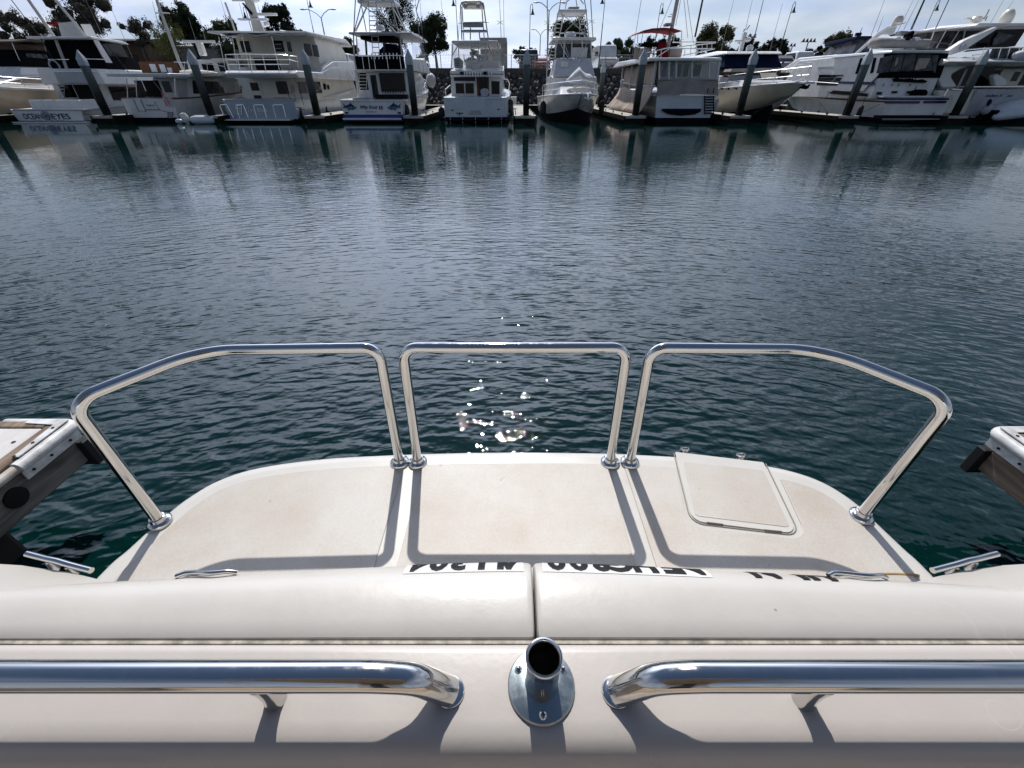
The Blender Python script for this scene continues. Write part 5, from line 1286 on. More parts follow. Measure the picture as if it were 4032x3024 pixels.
b.slab('masthead_light', 'boat_white', (985,-10,1130,12), 6.1, .15); b.dome(1290,30,6.3,.22,.2)
b.dome(1430,330,6.3,.16,.22,'boat_white','horn'); b.whip(1130,225,6.1,1080,30); b.whip(1345,180,6.1,1310,60)
b.tubes('roof_rail', 'steel', [[(1585,375,6.5),(1800,415,8),(1930,440,9.5)],[(1620,400,6.5),(1930,465,9.5)]], .02)
b.fender(1820,1415,.5,.75,.20); b.fender(1905,1400,1.6,.75,.20); b.fender(2150,1380,4,.6,.16); b.fender(315,1365,7,.6,.16,zone=1200)
b.line([(1640,1070,.1),(1700,1200,.1),(1790,1330,.1),(1900,1370,.3)], r=.02); b.line([(1690,750,.3),(1800,1050,.3),(1885,1310,.4)])
b.bow_rail(.55,.72,.1)

# ---- 5 sportfisher with painted fish
b = Boat('sportfishing_boat', 'white sportfisher with two painted tuna and a blue band on its transom', 'fishing boat', 1200, YS, at(1200+850*K, 1420*K, YS).x)
X0, X1 = b.w(462,1370).x, b.w(1232,1370).x; Z1 = b.w(850,1250).z
b.hull(X0, X1, Z1, 1.75, 13.0, 'boat_white', bmax=1.08)
b.sheer_tube('rub_rail', 'boat_grey', 0, .035)
b.slab('covering_board', 'boat_white', (440,1243,1250,1262), -.05, .6)
b.slab('blue_band', 'paint_blue', (480,1425,1232,1470), -.03, .04); b.slab('swim_step', 'boat_white', (470,1470,1215,1492), -.40, .40); b.slab('boot_stripe', 'paint_navy', (480,1492,1225,1510), -.25, .25)
b.text('Why Knot', 'print_navy', (692,1310,905,1368), -.03, shear=.35, bold=.02); b.text('II', 'print_navy', (925,1316,968,1364), -.03, bold=.02)
b.text('SAN DIEGO, CA', 'print_navy', (760,1384,895,1402), -.03, bold=.01, name='port_lettering')
for sg, cxp in ((1,565),(-1,1105)):
    fish = [(-85,2),(-60,-8),(-20,-38),(0,-60),(12,-40),(40,-28),(62,-16),(88,-55),(78,-8),(95,12),(58,8),(30,22),(22,48),(8,30),(-35,32),(-65,20)]
    f = b.poly('fish_emblem', 'print_teal', [(cxp - sg*x_, 1335+y_) for x_,y_ in fish], -.03, .01)
    b.poly('fish_back', 'print_navy', [(cxp - sg*x_, 1335+y_) for x_,y_ in [(-60,-8),(-20,-38),(0,-60),(12,-40),(40,-28),(62,-16),(88,-55),(78,-8),(40,-6),(-10,-10)]], -.036, .006, parent=None)
for x in (500,1155): b.slab('exhaust_port', 'paint_navy', (x,1393,x+42,1416), -.03, .02)
b.slab('bait_tank', 'boat_grey', (590,1212,760,1250), .1, .8, bevel=.04)
cw = b.rc((625,870,1262,1245), 3.0)
b.house('cabin', 'boat_white', cw[0], cw[1]+.2, [(3.0,Z1-.1),(3.0,cw[3]),(7.6,cw[3]),(9.2,1.75),(9.2,Z1)], .1)
b.slab('door', 'boat_bluewhite', (800,905,925,1245), 2.97, .03); b.win((832,935,905,1230), 2.965, 'glass_dark')
b.win((935,908,1250,1140), 3.0, 'glass_dark', frame='boat_bluewhite'); b.win((672,905,780,1120), 3.0, 'glass_dark')
b.slab('bait_station', 'hole_black', (880,1175,1268,1245), 2.0, .6)
b.ladder(675,770,870,1240,2.2,9, 'pale_paint')
for i in range(9): b.tube('rod_holder', 'pole_dark', [(965+i*32,1110,2.9),(972+i*32,1165,2.9)], .025)
b.side('window', 'glass_dark', cw[1]+.19, [(1300,930),(1345,930),(1365,1070),(1310,1080)], .04)
fz0, fz1 = b.w(940,880,2.0).z, b.w(940,700,2.0).z
b.house('flybridge', 'boat_white', b.w(632,780,2).x, b.w(1262,780,2).x+.35, [(2.0,fz0),(2.0,fz0+.10),(6.5,fz0+.75),(8.0,fz0+.1),(8.0,fz0)], .06)
b.slab('flybridge_screen', 'canvas_black', (632,698,1240,862), 1.97, .03)
b.house('flybridge_side', 'boat_white', b.w(1255,780,2).x+.02, b.w(1262,780,2).x+.36, [(2.2,fz0),(2.3,fz1-.1),(6.4,fz1+.05),(7.6,fz0)], .05)
b.tubes('flybridge_rail', 'steel', [[(610,720,1.9),(615,690,1.9),(1215,690,1.9),(1240,720,1.9)]]+[[(x,700,1.9),(x+22,865,1.9)] for x in (715,790,860,1020,1180)], .02)
for i in range(8): b.tube('rod_holder', 'steel', [(830+i*45,660,1.95),(835+i*45,735,1.95)], .026)
b.poly('helm_console', 'canvas_navy', [(925,690),(930,620),(1010,540),(1120,550),(1190,620),(1195,690)], 4.2, .8)
for x in (760,985): b.tube('helm_post', 'pole_dark', [(x-5,455,3.6),(x+10,690,3.6)], .06)
b.slab('enclosure_panel', 'vinyl_clear', (640,480,1160,690), 5.4, .02)
b.sidem('enclosure_panel', 'vinyl_clear', b.w(1262,600,2).x+.22, [(2.2,fz1-.1),(2.6,b.w(1262,470,2).z),(6.2,b.w(1262,480,2).z),(7.0,fz1)], .02)
ht = b.rc((550,395,1250,440), 1.6)
b.house('hardtop', 'boat_grey', ht[0], ht[1]+.35, [(1.5,ht[3]-.10),(1.5,ht[3]-.02),(4.0,ht[3]+.08),(6.6,ht[3]-.02),(6.6,ht[3]-.10)], .05, bevel=.02)
b.slab('hardtop_lining', 'canvas_black', (690,440,1110,490), 2.4, 2.2)
b.tubes('hardtop_post', 'pale_paint', [[(605,410,1.7),(615,700,1.9),(680,1205,1.9)],[(1185,420,1.7),(1210,700,1.9)],[(640,420,5),(660,690,5)]], .035)
b.slab('tower_platform', 'boat_white', (650,-10,1115,38), 2.6, 1.4, bevel=.05)
for x in (715,990): b.dome(x,30,2.5,.14,.16,'pale_paint','spotlight')
b.tubes('tower_leg', 'pale_paint', [[(705,40,2.6),(612,400,1.7)],[(700,40,2.6),(765,390,1.7)],[(1075,30,2.6),(1165,400,1.7)],[(1110,30,2.6),(1285,440,1.7)],[(800,20,4),(620,400,4.5)],[(1060,30,4),(1290,440,5.5)]], .028)
b.tubes('tower_brace', 'pale_paint', [[(705,60,2.6),(960,230,2.2),(1250,420,1.8)],[(800,30,2.6),(640,390,1.8)],[(1130,60,2.6),(860,330,2.0)],[(960,230,2.2),(1130,390,4)]], .020)
b.ladder(810,905,0,400,2.4,7,'pale_paint',r=.020,dx=-18); b.ladder(848,930,420,690,1.9,4,'pale_paint',r=.018,dx=-18)
b.tubes('outrigger', 'pole_dark', [[(632,-40,1.6),(608,420,1.7)]], .025)
b.dome(945,385,3.2,.24,.24); b.whip(1440,560,4,1370,-40,mt='pole_grey'); b.whip(1480,640,4,1430,-40)
b.tubes('outrigger', 'pole_dark', [[(1430,-30,3.5),(1385,130,3.5),(1430,260,3.5),(1560,850,4)]], .022)
a = MB(); q_ = b.w(1570,1000,9); a.ell(q_, .34,.5,.42, 12, 8); b.put(a, 'anchor_cover', 'boat_grey')
b.bow_rail(.55,.5); b.fender(1262,1400,.6,.7,.18); b.line([(1245,1260,0),(1290,1420,.1),(1330,1440,.4)])

# ---- 6 sportfisher with plain white transom
b = Boat('sportfishing_boat', 'white sportfisher with plain unlettered transom and rod rack, left of middle', 'fishing boat', 1700, YS + .2, at(1700+545*K, 1420*K, YS).x)
X0, X1 = b.w(158,1340).x, b.w(938,1340).x; Z1 = b.w(545,1212).z
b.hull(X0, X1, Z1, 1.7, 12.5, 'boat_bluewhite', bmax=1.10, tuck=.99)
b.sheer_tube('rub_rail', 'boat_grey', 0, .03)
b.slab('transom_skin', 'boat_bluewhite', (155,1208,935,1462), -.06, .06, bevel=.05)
b.slab('transom_door', 'boat_bluewhite', (285,1235,412,1355), -.075, .016); b.slab('transom_handle', 'boat_grey', (670,1235,880,1243), -.08, .03); b.slab('transom_handle', 'boat_grey', (190,1246,265,1252), -.08, .03)
b.poly('step_recess', 'boat_grey', [(450,1430),(490,1375),(600,1370),(630,1430)], -.07, .012)
for r_ in ((240,1362,268,1380),(815,1352,845,1368)): b.slab('fitting', 'pole_dark', r_, -.085, .03)
b.slab('outlet', 'pole_dark', (305,1402,390,1416), -.085, .03); b.slab('outlet_stem', 'pole_dark', (342,1416,352,1444), -.085, .03)
b.slab('boot_stripe', 'paint_blue', (155,1455,940,1466), -.065, .05)
for x in (232,385,545,705,868): b.tube('swim_grid_strut', 'pale_paint', [(x,1465,-.3),(x,1540,-.3)], .022)
b.slab('swim_grid', 'antifoul', (160,1490,940,1505), -.6, .55)
cw = b.rc((235,930,885,1210), 3.0)
b.house('cabin', 'boat_white', cw[0], cw[1], [(3.0,Z1-.1),(3.0,cw[3]),(7.6,cw[3]),(9.2,1.7),(9.2,Z1)], .05)
b.win((298,1035,405,1165), 3.0, 'glass_dark', frame='boat_white'); b.win((418,1035,525,1165), 3.0, 'glass_dark', frame='boat_white'); b.win((275,958,540,1008), 3.0, 'glass_dark')
b.slab('door', 'teak', (562,958,712,1205), 2.97, .03); b.win((585,965,692,1195), 2.96, 'glass_dark'); b.win((742,1010,845,1172), 3.0, 'glass_dark', frame='boat_white')
b.poly('fighting_chair', 'boat_grey', [(600,1120),(650,1095),(700,1110),(705,1160),(680,1205),(620,1205)], 1.2, .5, bevel=.05)
fz = b.rc((225,880,895,955), 1.8)
b.house('flybridge', 'boat_white', fz[0], fz[1], [(1.8,fz[2]),(1.8,fz[3]),(5.5,fz[3]+.35),(7.4,fz[2]+.1),(7.4,fz[2])], .04)
b.slab('flybridge_trim', 'paint_navy', (225,918,890,928), 1.78, .02)
for i in range(12): b.tube('rod_holder', 'steel', [(370+i*34,880,1.72),(374+i*34,948,1.72)], .024)
for x in (350,640): b.slab('tackle_box', 'canvas_navy', (x,890,x+45,930), 1.6, .15)
b.slab('helm_seat', 'boat_white', (510,780,595,880), 3.2, .4); b.slab('helm_console', 'boat_white', (420,755,845,880), 4.4, .6, bevel=.06)
b.poly('life_raft', 'boat_grey', [(270,720),(340,710),(385,760),(380,850),(280,850)], 2.6, .5, bevel=.05)
for y_ in range(4): b.slab('raft_strap', 'hole_black', (285,745+y_*22,345,753+y_*22), 2.58, .03)
b.slab('enclosure_panel', 'vinyl_clear', (250,540,860,860), 5.2, .02)
for xa, xb in ((250,245),(860,835)):
    X = b.w((xa+xb)/2,700,2.2).x; b.sidem('enclosure_panel', 'vinyl_clear', X, [(1.9,fz[3]),(2.1,b.w(545,530,2).z),(5.2,b.w(545,530,2).z),(5.6,fz[3]+.3)], .02)
ht = b.rc((240,488,832,545), 1.5)
b.house('hardtop', 'boat_white', ht[0], ht[1], [(1.5,ht[2]+.05),(1.5,ht[3]-.05),(3.5,ht[3]+.04),(6.0,ht[3]-.05),(6.0,ht[2]+.05)], .12, bevel=.03)
b.tubes('hardtop_post', 'pale_paint', [[(262,545,1.7),(240,880,1.8)],[(820,545,1.7),(870,880,1.8)],[(495,545,1.7),(500,870,1.8)],[(660,540,1.7),(685,880,1.8)],[(330,560,3),(250,700,3)],[(700,560,3),(760,700,2)]], .026)
b.ladder(497,582,500,870,1.6,7,'pale_paint',r=.016)
b.slab('instrument_box', 'building_grey', (712,608,912,780), 6.2, .3)
b.tubes('tower_leg', 'pole_grey', [[(375,495,1.7),(358,70,1.7),(372,30,1.7),(420,15,1.7),(600,15,1.7),(640,40,1.7),(705,495,1.7)],[(400,500,3.5),(375,80,3.5)],[(655,500,3.5),(620,60,3.5)],[(480,495,2),(482,345,2)],[(600,495,2),(590,400,2)]], .030)
b.slab('tower_top', 'boat_cream', (372,20,645,75), 1.8, 1.2, bevel=.05)
for x in (420,578): b.dome(x,102,1.75,.13,.17,'pale_paint','spotlight')
b.slab('tower_console', 'boat_grey', (392,282,640,335), 1.8, .3, bevel=.03); b.slab('tower_seat', 'boat_grey', (362,368,690,400), 1.8, .4, bevel=.03)
b.tubes('tower_rail', 'pole_grey', [[(330,288,1.7),(395,280,1.7),(640,275,1.7),(710,276,1.7)]], .02)
b.slab('radar', 'boat_grey', (458,-6,540,16), 2, .3)
b.whip(880,870,2.2,842,-40,.022); b.whip(905,880,2.4,893,-40,.018); b.whip(330,500,2,350,150,.014)
for x_, y_ in ((852,282),(155,302)): b.tubes('outrigger_spreader', 'pale_paint', [[(x_-38,y_-25,2.2),(x_+38,y_+22,2.2)],[(x_-38,y_+22,2.2),(x_+35,y_-25,2.2)]], .012)
b.whip(140,200,5,110,-40,.014)
b.tubes('side_rail', 'steel', [[(165,1115,4),(230,1060,5)],[(170,1115,4),(175,1200,4)],[(900,985,3.5),(945,990,5),(968,1040,6),(960,1110,7),(925,1200,8)]], .024)
b.fender(975,1320,1.4,.6,.17); b.fender(125,1420,.6,.6,.16); b.line([(920,1240,0),(985,1340,.3),(1010,1440,.3)]); b.slab('dock_box', 'boat_white', (985,1205,1055,1300), 8, 1.0)

# ---- 7 bow-facing sportfisher
b = Boat('sportfishing_boat', 'bow facing white sportfisher with covered dinghy on its foredeck', 'fishing boat', 1700, 38.5, at(1700+1790*K, 1300*K, 27).x, 0)
xcb = at(1700+1830*K, 1250*K, 26.5).x
b.root.location.x = xcb
bw = (at(1700+2105*K,1180*K,28.5).x - at(1700+1400*K,1180*K,28.5).x) * .5
b.hull(xcb-bw, xcb+bw, 1.02, 1.30, 12.9, 'boat_white', bow=-1, bmax=1.05, full=.55, flare=.30, overhang=1.3)
b.sheer_tube('rub_rail', 'boat_white', .0, .045); b.bow_rail(.55,.45,.08)
b.Y = 29.0
b.house('foredeck_cabin', 'boat_white', xcb-bw*.62, xcb+bw*.62, [(-1.6,1.20),(-.6,1.52),(3.4,1.78),(3.4,1.1)], .35, bevel=.08)
b.poly('deck_hatch', 'boat_cream', [(1720,1100),(1800,1060),(1930,1065),(2010,1110),(1980,1140),(1760,1140)], -2.0, .12)
f0, f1 = b.rc((1490,950,2060,1100), 2.2), b.rc((1535,720,2005,950), 2.5)
b.house('cabin', 'boat_white', f0[0], f0[1], [(2.2,1.1),(2.2,f0[3]-.05),(3.0,f0[3]+.05),(8.0,f0[3]+.05),(8.0,1.1)], .06)
b.house('flybridge_front', 'canvas_white', f1[0]-.12, f1[1]+.12, [(2.0,f1[2]-.02),(2.9,f1[3]),(5.5,f1[3]),(5.5,f1[2]-.02)], .22, bevel=.05)
b.win((1608,765,1695,830), 2.25, 'canvas_white', 'vent_hatch')
up = b.rc((1540,500,1990,720), 3.0)
b.slab('enclosure_panel', 'vinyl_smoke', (1552,545,1975,722), 3.2, .03)
b.slab('dark_inside_sheet', 'hole_black', (1560,545,1975,720), 5.6, .1); b.slab('helm_seat', 'boat_white', (1735,590,1935,720), 3.17, .03)  # black sheet put in for the shade inside the enclosure
for x in (1545,1650,1745,1870,1980): b.tube('enclosure_post', 'boat_white', [(x,505,3.1),(x+ (8 if x>1760 else -8),725,3.0)], .04)
for xa, xb in ((1600,1735),(1650,1740),(1930,1820)): b.tubes('enclosure_brace', 'steel', [[(xa,540,3.05),(xb,780,2.4)]], .022)
b.house('hardtop', 'boat_white', up[0]-.25, up[1]+.2, [(2.7,up[3]-.02),(2.7,up[3]+.12),(4.5,up[3]+.20),(6.2,up[3]+.10),(6.2,up[3]-.02)], .08, bevel=.03)
b.slab('radar', 'boat_white', (1605,402,1895,418), 4.0, .15); b.dome(1720,465,4.2,.35,.25); b.slab('radar_pedestal', 'boat_white', (1725,418,1775,465), 4.0, .2)
b.slab('tower_top', 'boat_white', (1578,112,1935,162), 3.8, 1.3, bevel=.05); b.slab('tower_cap', 'boat_grey', (1700,78,1840,108), 4.0, .7, bevel=.05)
b.tubes('tower_leg', 'pale_paint', [[(1500,490,3.0),(1585,130,3.8),(1610,-30,3.8)],[(1580,490,4.8),(1690,-30,4.4)],[(1955,470,3.0),(1920,130,3.8),(1895,-30,3.8)],[(1850,350,4.6),(1790,-30,4.4)],[(1830,-30,3.8),(1890,50,3.8)],[(1720,-10,3.8),(1640,50,3.8)]], .03)
b.tubes('tower_brace', 'pale_paint', [[(1605,165,3.8),(1760,290,3.5),(1945,450,3.1)],[(1910,165,3.8),(1760,290,3.5),(1660,395,3.3)],[(1570,210,3.8),(1905,205,3.8)]], .022)
b.ladder(1440,1500,490,880,2.8,9,'pale_paint',r=.018,dx=70); b.ladder(1525,1590,170,480,3.2,6,'pale_paint',r=.018,dx=40); b.ladder(1840,1905,210,460,3.2,4,'pale_paint',r=.018)
b.tubes('outrigger', 'pale_paint', [[(1425,1150,2.0),(1440,500,2.2),(1437,-40,2.2)],[(2005,480,3.0),(1975,-40,3.0)]], .028)
for x_, y_ in ((1440,285),(1990,268)): b.tubes('outrigger_spreader', 'pale_paint', [[(x_-38,y_-25,2.6),(x_+38,y_+22,2.6)],[(x_-38,y_+22,2.6),(x_+35,y_-25,2.6)]], .012)
# covered dinghy
dq = lambda x,y,d=-.6: b.w(x,y,d)
rings_ = []
for x, yt, yb, wd in ((1675,990,1015,.12),(1720,945,1035,.35),(1775,880,1050,.48),(1830,828,1055,.55),(1860,880,1055,.6),(1905,912,1052,.6),(1960,918,1045,.55),(2000,960,1035,.40),(2012,995,1020,.15)):
    T_, B_ = dq(x,yt), dq(x,yb); mid = (T_+B_)/2; hh_ = (T_.z-B_.z)/2
    rings_.append([mid+Vector((0,wd*math.cos(u),hh_*(math.sin(u) if math.sin(u)>0 else .9*math.sin(u)))) for u in [2*math.pi*k/10 for k in range(10)]])
a = MB(); a.loft(rings_); b.put(a, 'covered_dinghy', 'canvas_white', smooth=50)
a = MB(); q_ = b.w(1945,1195,-3.6); a.tube([q_+Vector((0,.25,.12)), q_, q_+Vector((0,-.12,-.1))], .04, 6); a.tube([q_+Vector((-.2,-.1,-.06)), q_+Vector((0,-.16,-.14)), q_+Vector((.2,-.1,-.06))], .035, 6); b.put(a, 'anchor', 'steel')
for x in (1775,1785,2045,2065): b.tube('deck_cleat', 'steel', [(x,1140,-2.4),(x,1165,-2.4)], .03)
b.fender(1385,1360,-1.2,.7,.17); b.fender(2115,1340,-1.2,.6,.15)
b.root.rotation_euler = (0,0,0)

# ---- 8 draped trawler
b = Boat('trawler_yacht', 'beige tarpaulin draped trawler with red bimini and tall mast', 'trawler', 2300, YS + .1, at(2300+1270*K, 1400*K, YS).x)
X0, X1 = b.w(890,1300).x, b.w(1625,1300).x; Z1 = b.w(1260,1190).z
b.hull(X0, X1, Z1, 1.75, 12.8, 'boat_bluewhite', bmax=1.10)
zc0, zc1 = b.w(1280,985).z, b.w(1280,770).z
a = MB(); N_ = 12; ring0, ring1 = [], []
pts0 = [(b.w(905 + (1665-905)*i/N_, 1190 - 20*math.sin(math.pi*i/N_), -.05-.12*math.sin(math.pi*i/N_))) for i in range(N_+1)]
pts1 = [(b.w(918 + (1672-918)*i/N_, 985 - 15*math.sin(math.pi*i/N_), -.02-.10*math.sin(math.pi*i/N_))) for i in range(N_+1)]
a.add(pts0 + pts1 + [p_+Vector((0,.06,0)) for p_ in pts0] + [p_+Vector((0,.06,0)) for p_ in pts1], [(i,i+1,N_+2+i,N_+1+i) for i in range(N_)] + [(2*(N_+1)+i, 3*(N_+1)+i, 3*(N_+1)+i+1, 2*(N_+1)+i+1) for i in range(N_)] + [(N_+1+i,N_+2+i,3*(N_+1)+i+1,3*(N_+1)+i) for i in range(N_)]); b.put(a, 'stern_canvas', 'canvas_taupe', smooth=50)
b.slab('canvas_hem', 'canvas_taupe', (905,985,1670,1000), -.12, .06)
# aft saloon with windows
b.house('saloon', 'boat_grey', b.w(960,870,1.6).x, b.w(1690,870,1.6).x, [(1.6,zc0-.3),(1.6,zc1+.05),(6,zc1+.05),(6,zc0-.3)], .02)
for r_ in ((968,790,1025,960),(1050,790,1115,960),(1150,790,1205,960),(1235,790,1300,960),(1350,800,1450,955)): b.win(r_, 1.6, 'glass_dark', frame='boat_white')
b.slab('enclosure_panel', 'vinyl_clear', (935,775,1675,985), -.02, .02)
for x in (940,1060,1150,1345,1560,1672): b.tube('enclosure_post', 'boat_white', [(x,765,-.04),(x-6,988,-.04)], .045)
rz0, rz1 = b.w(1250,760,-.2).z, b.w(1250,712,-.2).z
b.house('roof', 'boat_white', b.w(790,735,-.2).x, b.w(1708,735,-.2).x, [(-.3,rz0),(-.3,rz1-.03),(.5,rz1+.03),(7.5,rz1+.12),(8.5,rz0+.1),(8.5,rz0)], .03, bevel=.04)
xl = X0 - .28
b.sidem('side_roof', 'boat_white', xl-.35, [(-.1,rz0),(-.1,rz1-.05),(8.5,rz1+.02),(8.5,rz0)], .8, bevel=.03)
# draped side cloth: pleated sheet falling from the rail to the dock
a = MB(); cols, rows = 60, 8; vs_ = []
for i in range(cols+1):
    t_ = i/cols; y_ = b.Y - .1 + 8.2*t_
    for j in range(rows+1):
        s_ = j/rows; z_ = Z1 + .32 + .10*math.sin(t_*9)*(1-s_) - (Z1 + .32 - .42)*s_
        fold = .11*s_*math.sin(i*1.35 + .8*math.sin(i*.37)) + .05*s_*math.sin(i*3.1)
        vs_.append((xl - .02 - .55*s_**1.6 - fold - .25*t_*s_, y_, z_))
a.add(vs_, [(i*(rows+1)+j, (i+1)*(rows+1)+j, (i+1)*(rows+1)+j+1, i*(rows+1)+j+1) for i in range(cols) for j in range(rows)])
so = b.put(a, 'side_tarpaulin', 'canvas_beige', smooth=80); so.modifiers.new('solid','SOLIDIFY').thickness = .02
a = MB(); vs_ = []
for i in range(41):
    t_ = i/40; y_ = b.Y + .3 + 7.5*t_
    for j in range(5):
        s_ = j/4; vs_.append((xl + .12 + .05*math.sin(i*1.7)*s_, y_, rz0 - (rz0 - Z1 - .3)*s_))
a.add(vs_, [(i*5+j,(i+1)*5+j,(i+1)*5+j+1,i*5+j+1) for i in range(40) for j in range(4)]); so = b.put(a, 'side_curtain', 'canvas_beige', smooth=80); so.modifiers.new('solid','SOLIDIFY').thickness = .02
for dy in (.1,2.6,5.2,7.8): b.wt('side_post', 'boat_bluewhite', [(xl-.05,b.Y+dy,Z1+.25),(xl-.05,b.Y+dy,rz0)], .05)
b.sheer_tube('side_rail', 'boat_white', .42, .03, .0, .95, -.2, sides=(-1,)); b.bow_rail(.5,.6)
b.poly('stowed_platform', 'antifoul', [(970,1355),(1455,1375),(1450,1390),(1380,1425),(1200,1440),(1050,1420),(980,1385)], -.14, .05)
b.slab('platform_board', 'canvas_navy', (972,1352,1458,1378), -.2, .08)
b.ladder(1500,1610,1190,1425,-.12,7,'canvas_navy',r=.03)
for x in (1545,1618): b.tube('davit_hook', 'hole_black', [(x,1100,-.2),(x-6,1125,-.2),(x-12,1160,-.2)], .025)
# sun deck
b.tubes('deck_rail', 'steel', [[(780,655,.3),(1030,600,.3),(1640,530,.3)],[(900,715,.3),(1060,605,.3)],[(1070,605,.3),(1630,605,.3)],[(1230,690,.3),(1630,605,.3)],[(640,545,1.5),(680,580,1.5)],[(1100,525,2.5),(1640,522,2.5)]], .024)
b.tubes('rail_post', 'steel', [[(x,y0,.3),(x-5,y1,.3)] for x,y0,y1 in ((880,640,720),(960,620,720),(1330,570,690),(1400,560,680),(1470,550,660),(1530,540,640),(1590,535,620),(1255,610,690))], .018)
b.slab('deck_locker', 'canvas_beige', (1058,592,1222,712), 1.6, .8, bevel=.05); b.slab('deck_seat', 'boat_cream', (690,600,830,712), 2.2, 1.2, bevel=.05); b.slab('weather_cloth', 'canvas_black', (680,535,930,585), 2.8, .05); b.slab('weather_cloth', 'canvas_beige', (620,590,690,740), 2.0, .05)
a = MB(); rings_ = []
for y_, hw_ in ((725,70),(690,75),(620,62),(560,55),(530,40),(518,15)):
    p0, p1 = b.w(975-hw_,y_,1.4), b.w(975+hw_,y_,1.4); c_ = (p0+p1)/2; r_ = (p1.x-p0.x)/2
    rings_.append([c_+Vector((r_*math.cos(u),.35*math.sin(u)*min(1,r_*3),0)) for u in [2*math.pi*k/12 for k in range(12)]])
a.loft(rings_); b.put(a, 'chair_cover', 'canvas_red', smooth=50)
a = MB(); q_ = b.w(880,600,1.8); a.tube([q_+Vector((.25*math.cos(u),0,.25*math.sin(u))) for u in [2*math.pi*k/16 for k in range(16)]], .02, 5, closed=True); b.put(a, 'steering_wheel', 'canvas_black')
a = MB(); top_ = [(660,425),(740,378),(850,352),(1000,343),(1110,352),(1220,385)]
P0 = [b.w(x,y,1.0) for x,y in top_]; P1 = [Vector((p_.x,p_.y+2.4,p_.z+.03)) for p_ in P0]; PB0 = [b.w(x,y+(14 if 0<i<5 else 3),1.0) for i,(x,y) in enumerate(top_)]; PB1 = [p_+Vector((0,2.4,.03)) for p_ in PB0]
a.add(P0+P1+PB0+PB1, [(i,i+1,7+i,6+i) for i in range(5)]+[(12+i,18+i,19+i,13+i) for i in range(5)]+[(i,12+i,13+i,i+1) for i in range(5)]+[(6+i,7+i,19+i,18+i) for i in range(5)]); b.put(a, 'bimini', 'canvas_red', smooth=50)
b.tubes('bimini_frame', 'steel', [[(668,420,1.0),(665,530,1.0),(700,600,1.2)],[(735,395,1.0),(705,560,1.2)],[(1215,390,1.0),(1212,480,1.0),(1190,560,1.2)],[(1125,420,1.0),(1110,520,1.2)]], .018)
b.tube('mast', 'pale_paint', [(1020,705,2.0),(1165,-30,2.0)], .10, n=10); b.slab('radar', 'boat_grey', (1010,282,1085,322), 1.8, .4, bevel=.04)
b.tubes('mast_stay', 'pole_grey', [[(1090,0,2),(890,480,1)],[(1200,0,2),(1140,320,2.2)],[(1240,-20,2),(1290,470,2)],[(1280,-20,2.5),(1360,540,2.5)],[(710,0,2),(590,740,1)]], .012)
b.tubes('spreader_light', 'pale_paint', [[(1040,205,1.9),(1095,210,1.9)],[(1075,180,1.9),(1100,180,1.9)]], .018)
b.tubes('boom', 'pole_dark', [[(1480,-30,3),(1380,460,3)]], .05)
b.fender(1640,1300,.3,.5,.12,'boat_grey')

# ---- 9 bow-facing white hull, warm reflected light put into its colour; navy window covers
b = Boat('motor_yacht', 'bow facing white yacht, hull coloured for warm reflected light, with navy blue windscreen covers', 'yacht', 2800, 40.0, 15.0)
tip = at(2800+1190*K, 1025*K, 25.0); xcb = tip.x
b.root.location.x = xcb; bw = 2.15
b.hull(xcb-bw, xcb+bw, 1.25, tip.z, 15.0, 'boat_cream', bow=-1, bmax=1.0, full=.50, flare=.50, overhang=2.6)
b.sheer_tube('toe_rail', 'boat_white', .02, .05)
b.Y = 30.0
dk = 1.45
b.house('trunk_cabin', 'boat_white', xcb-bw*.72, xcb+bw*.72, [(-1.8,dk-.1),(-1.4,dk+.42),(1.6,dk+.55),(1.6,dk-.1)], .25, bevel=.10)
b.house('deckhouse', 'boat_white', xcb-bw*.86, xcb+bw*.86, [(1.0,dk-.2),(1.2,dk+.72),(8.0,dk+.75),(8.0,dk-.2)], .10, bevel=.06)
zw0, zw1 = b.w(500,835,1.2).z, b.w(500,672,1.2).z
b.house('windscreen_cover', 'canvas_navy', xcb-bw*.80, xcb+bw*.80, [(1.05,zw0-.02),(1.75,zw1),(6.0,zw1),(6.0,zw0-.02)], .12, bevel=.03)
b.sidem('side_window_cover', 'canvas_blue', xcb-bw*.80-.03, [(1.4,zw0+.03),(1.9,zw1-.05),(5.6,zw1-.05),(5.6,zw0+.03)], .06)
b.house('roof', 'boat_white', xcb-bw*.80, xcb+bw*.78, [(1.3,zw1),(1.55,zw1+.14),(3.2,zw1+.24),(8.0,zw1+.20),(8.0,zw1)], .12, bevel=.06)
b.poly('foredeck_pad', 'canvas_taupe', [(240,890),(260,855),(640,845),(870,850),(900,880),(600,890)], -.2, 1.0)
b.poly('hatch', 'boat_cream', [(612,905),(810,905),(820,978),(640,975)], -1.95, .05)
b.slab('life_raft_label', 'canvas_red', (155,938,215,962), -.6, .04)
for x in (135,215,312): b.side('porthole', 'glass_dark', xcb-bw*.97, [(x-12,1090),(x+14,1090),(x+16,1116),(x-10,1116)], -.1)
b.slab('mast', 'boat_white', (380,400,425,640), 3.0, .25, bevel=.03); b.slab('crosstree', 'boat_white', (300,495,480,520), 2.95, .2, bevel=.03); b.dome(435,520,3.1,.26,.22); b.dome(470,640,3.0,.2,.3,'boat_white','horn')
b.tubes('masthead', 'pole_grey', [[(405,400,3.1),(415,360,3.1)],[(440,370,3.1),(480,315,3.1)],[(310,520,3.0),(302,500,3.0)]], .03)
b.whip(425,380,3,520,-30); b.whip(100,720,3,290,-30); b.whip(505,610,3,660,-40,.03,mt='pole_dark'); b.whip(730,635,3,890,40)
b.bow_rail(.62,.55,.10)
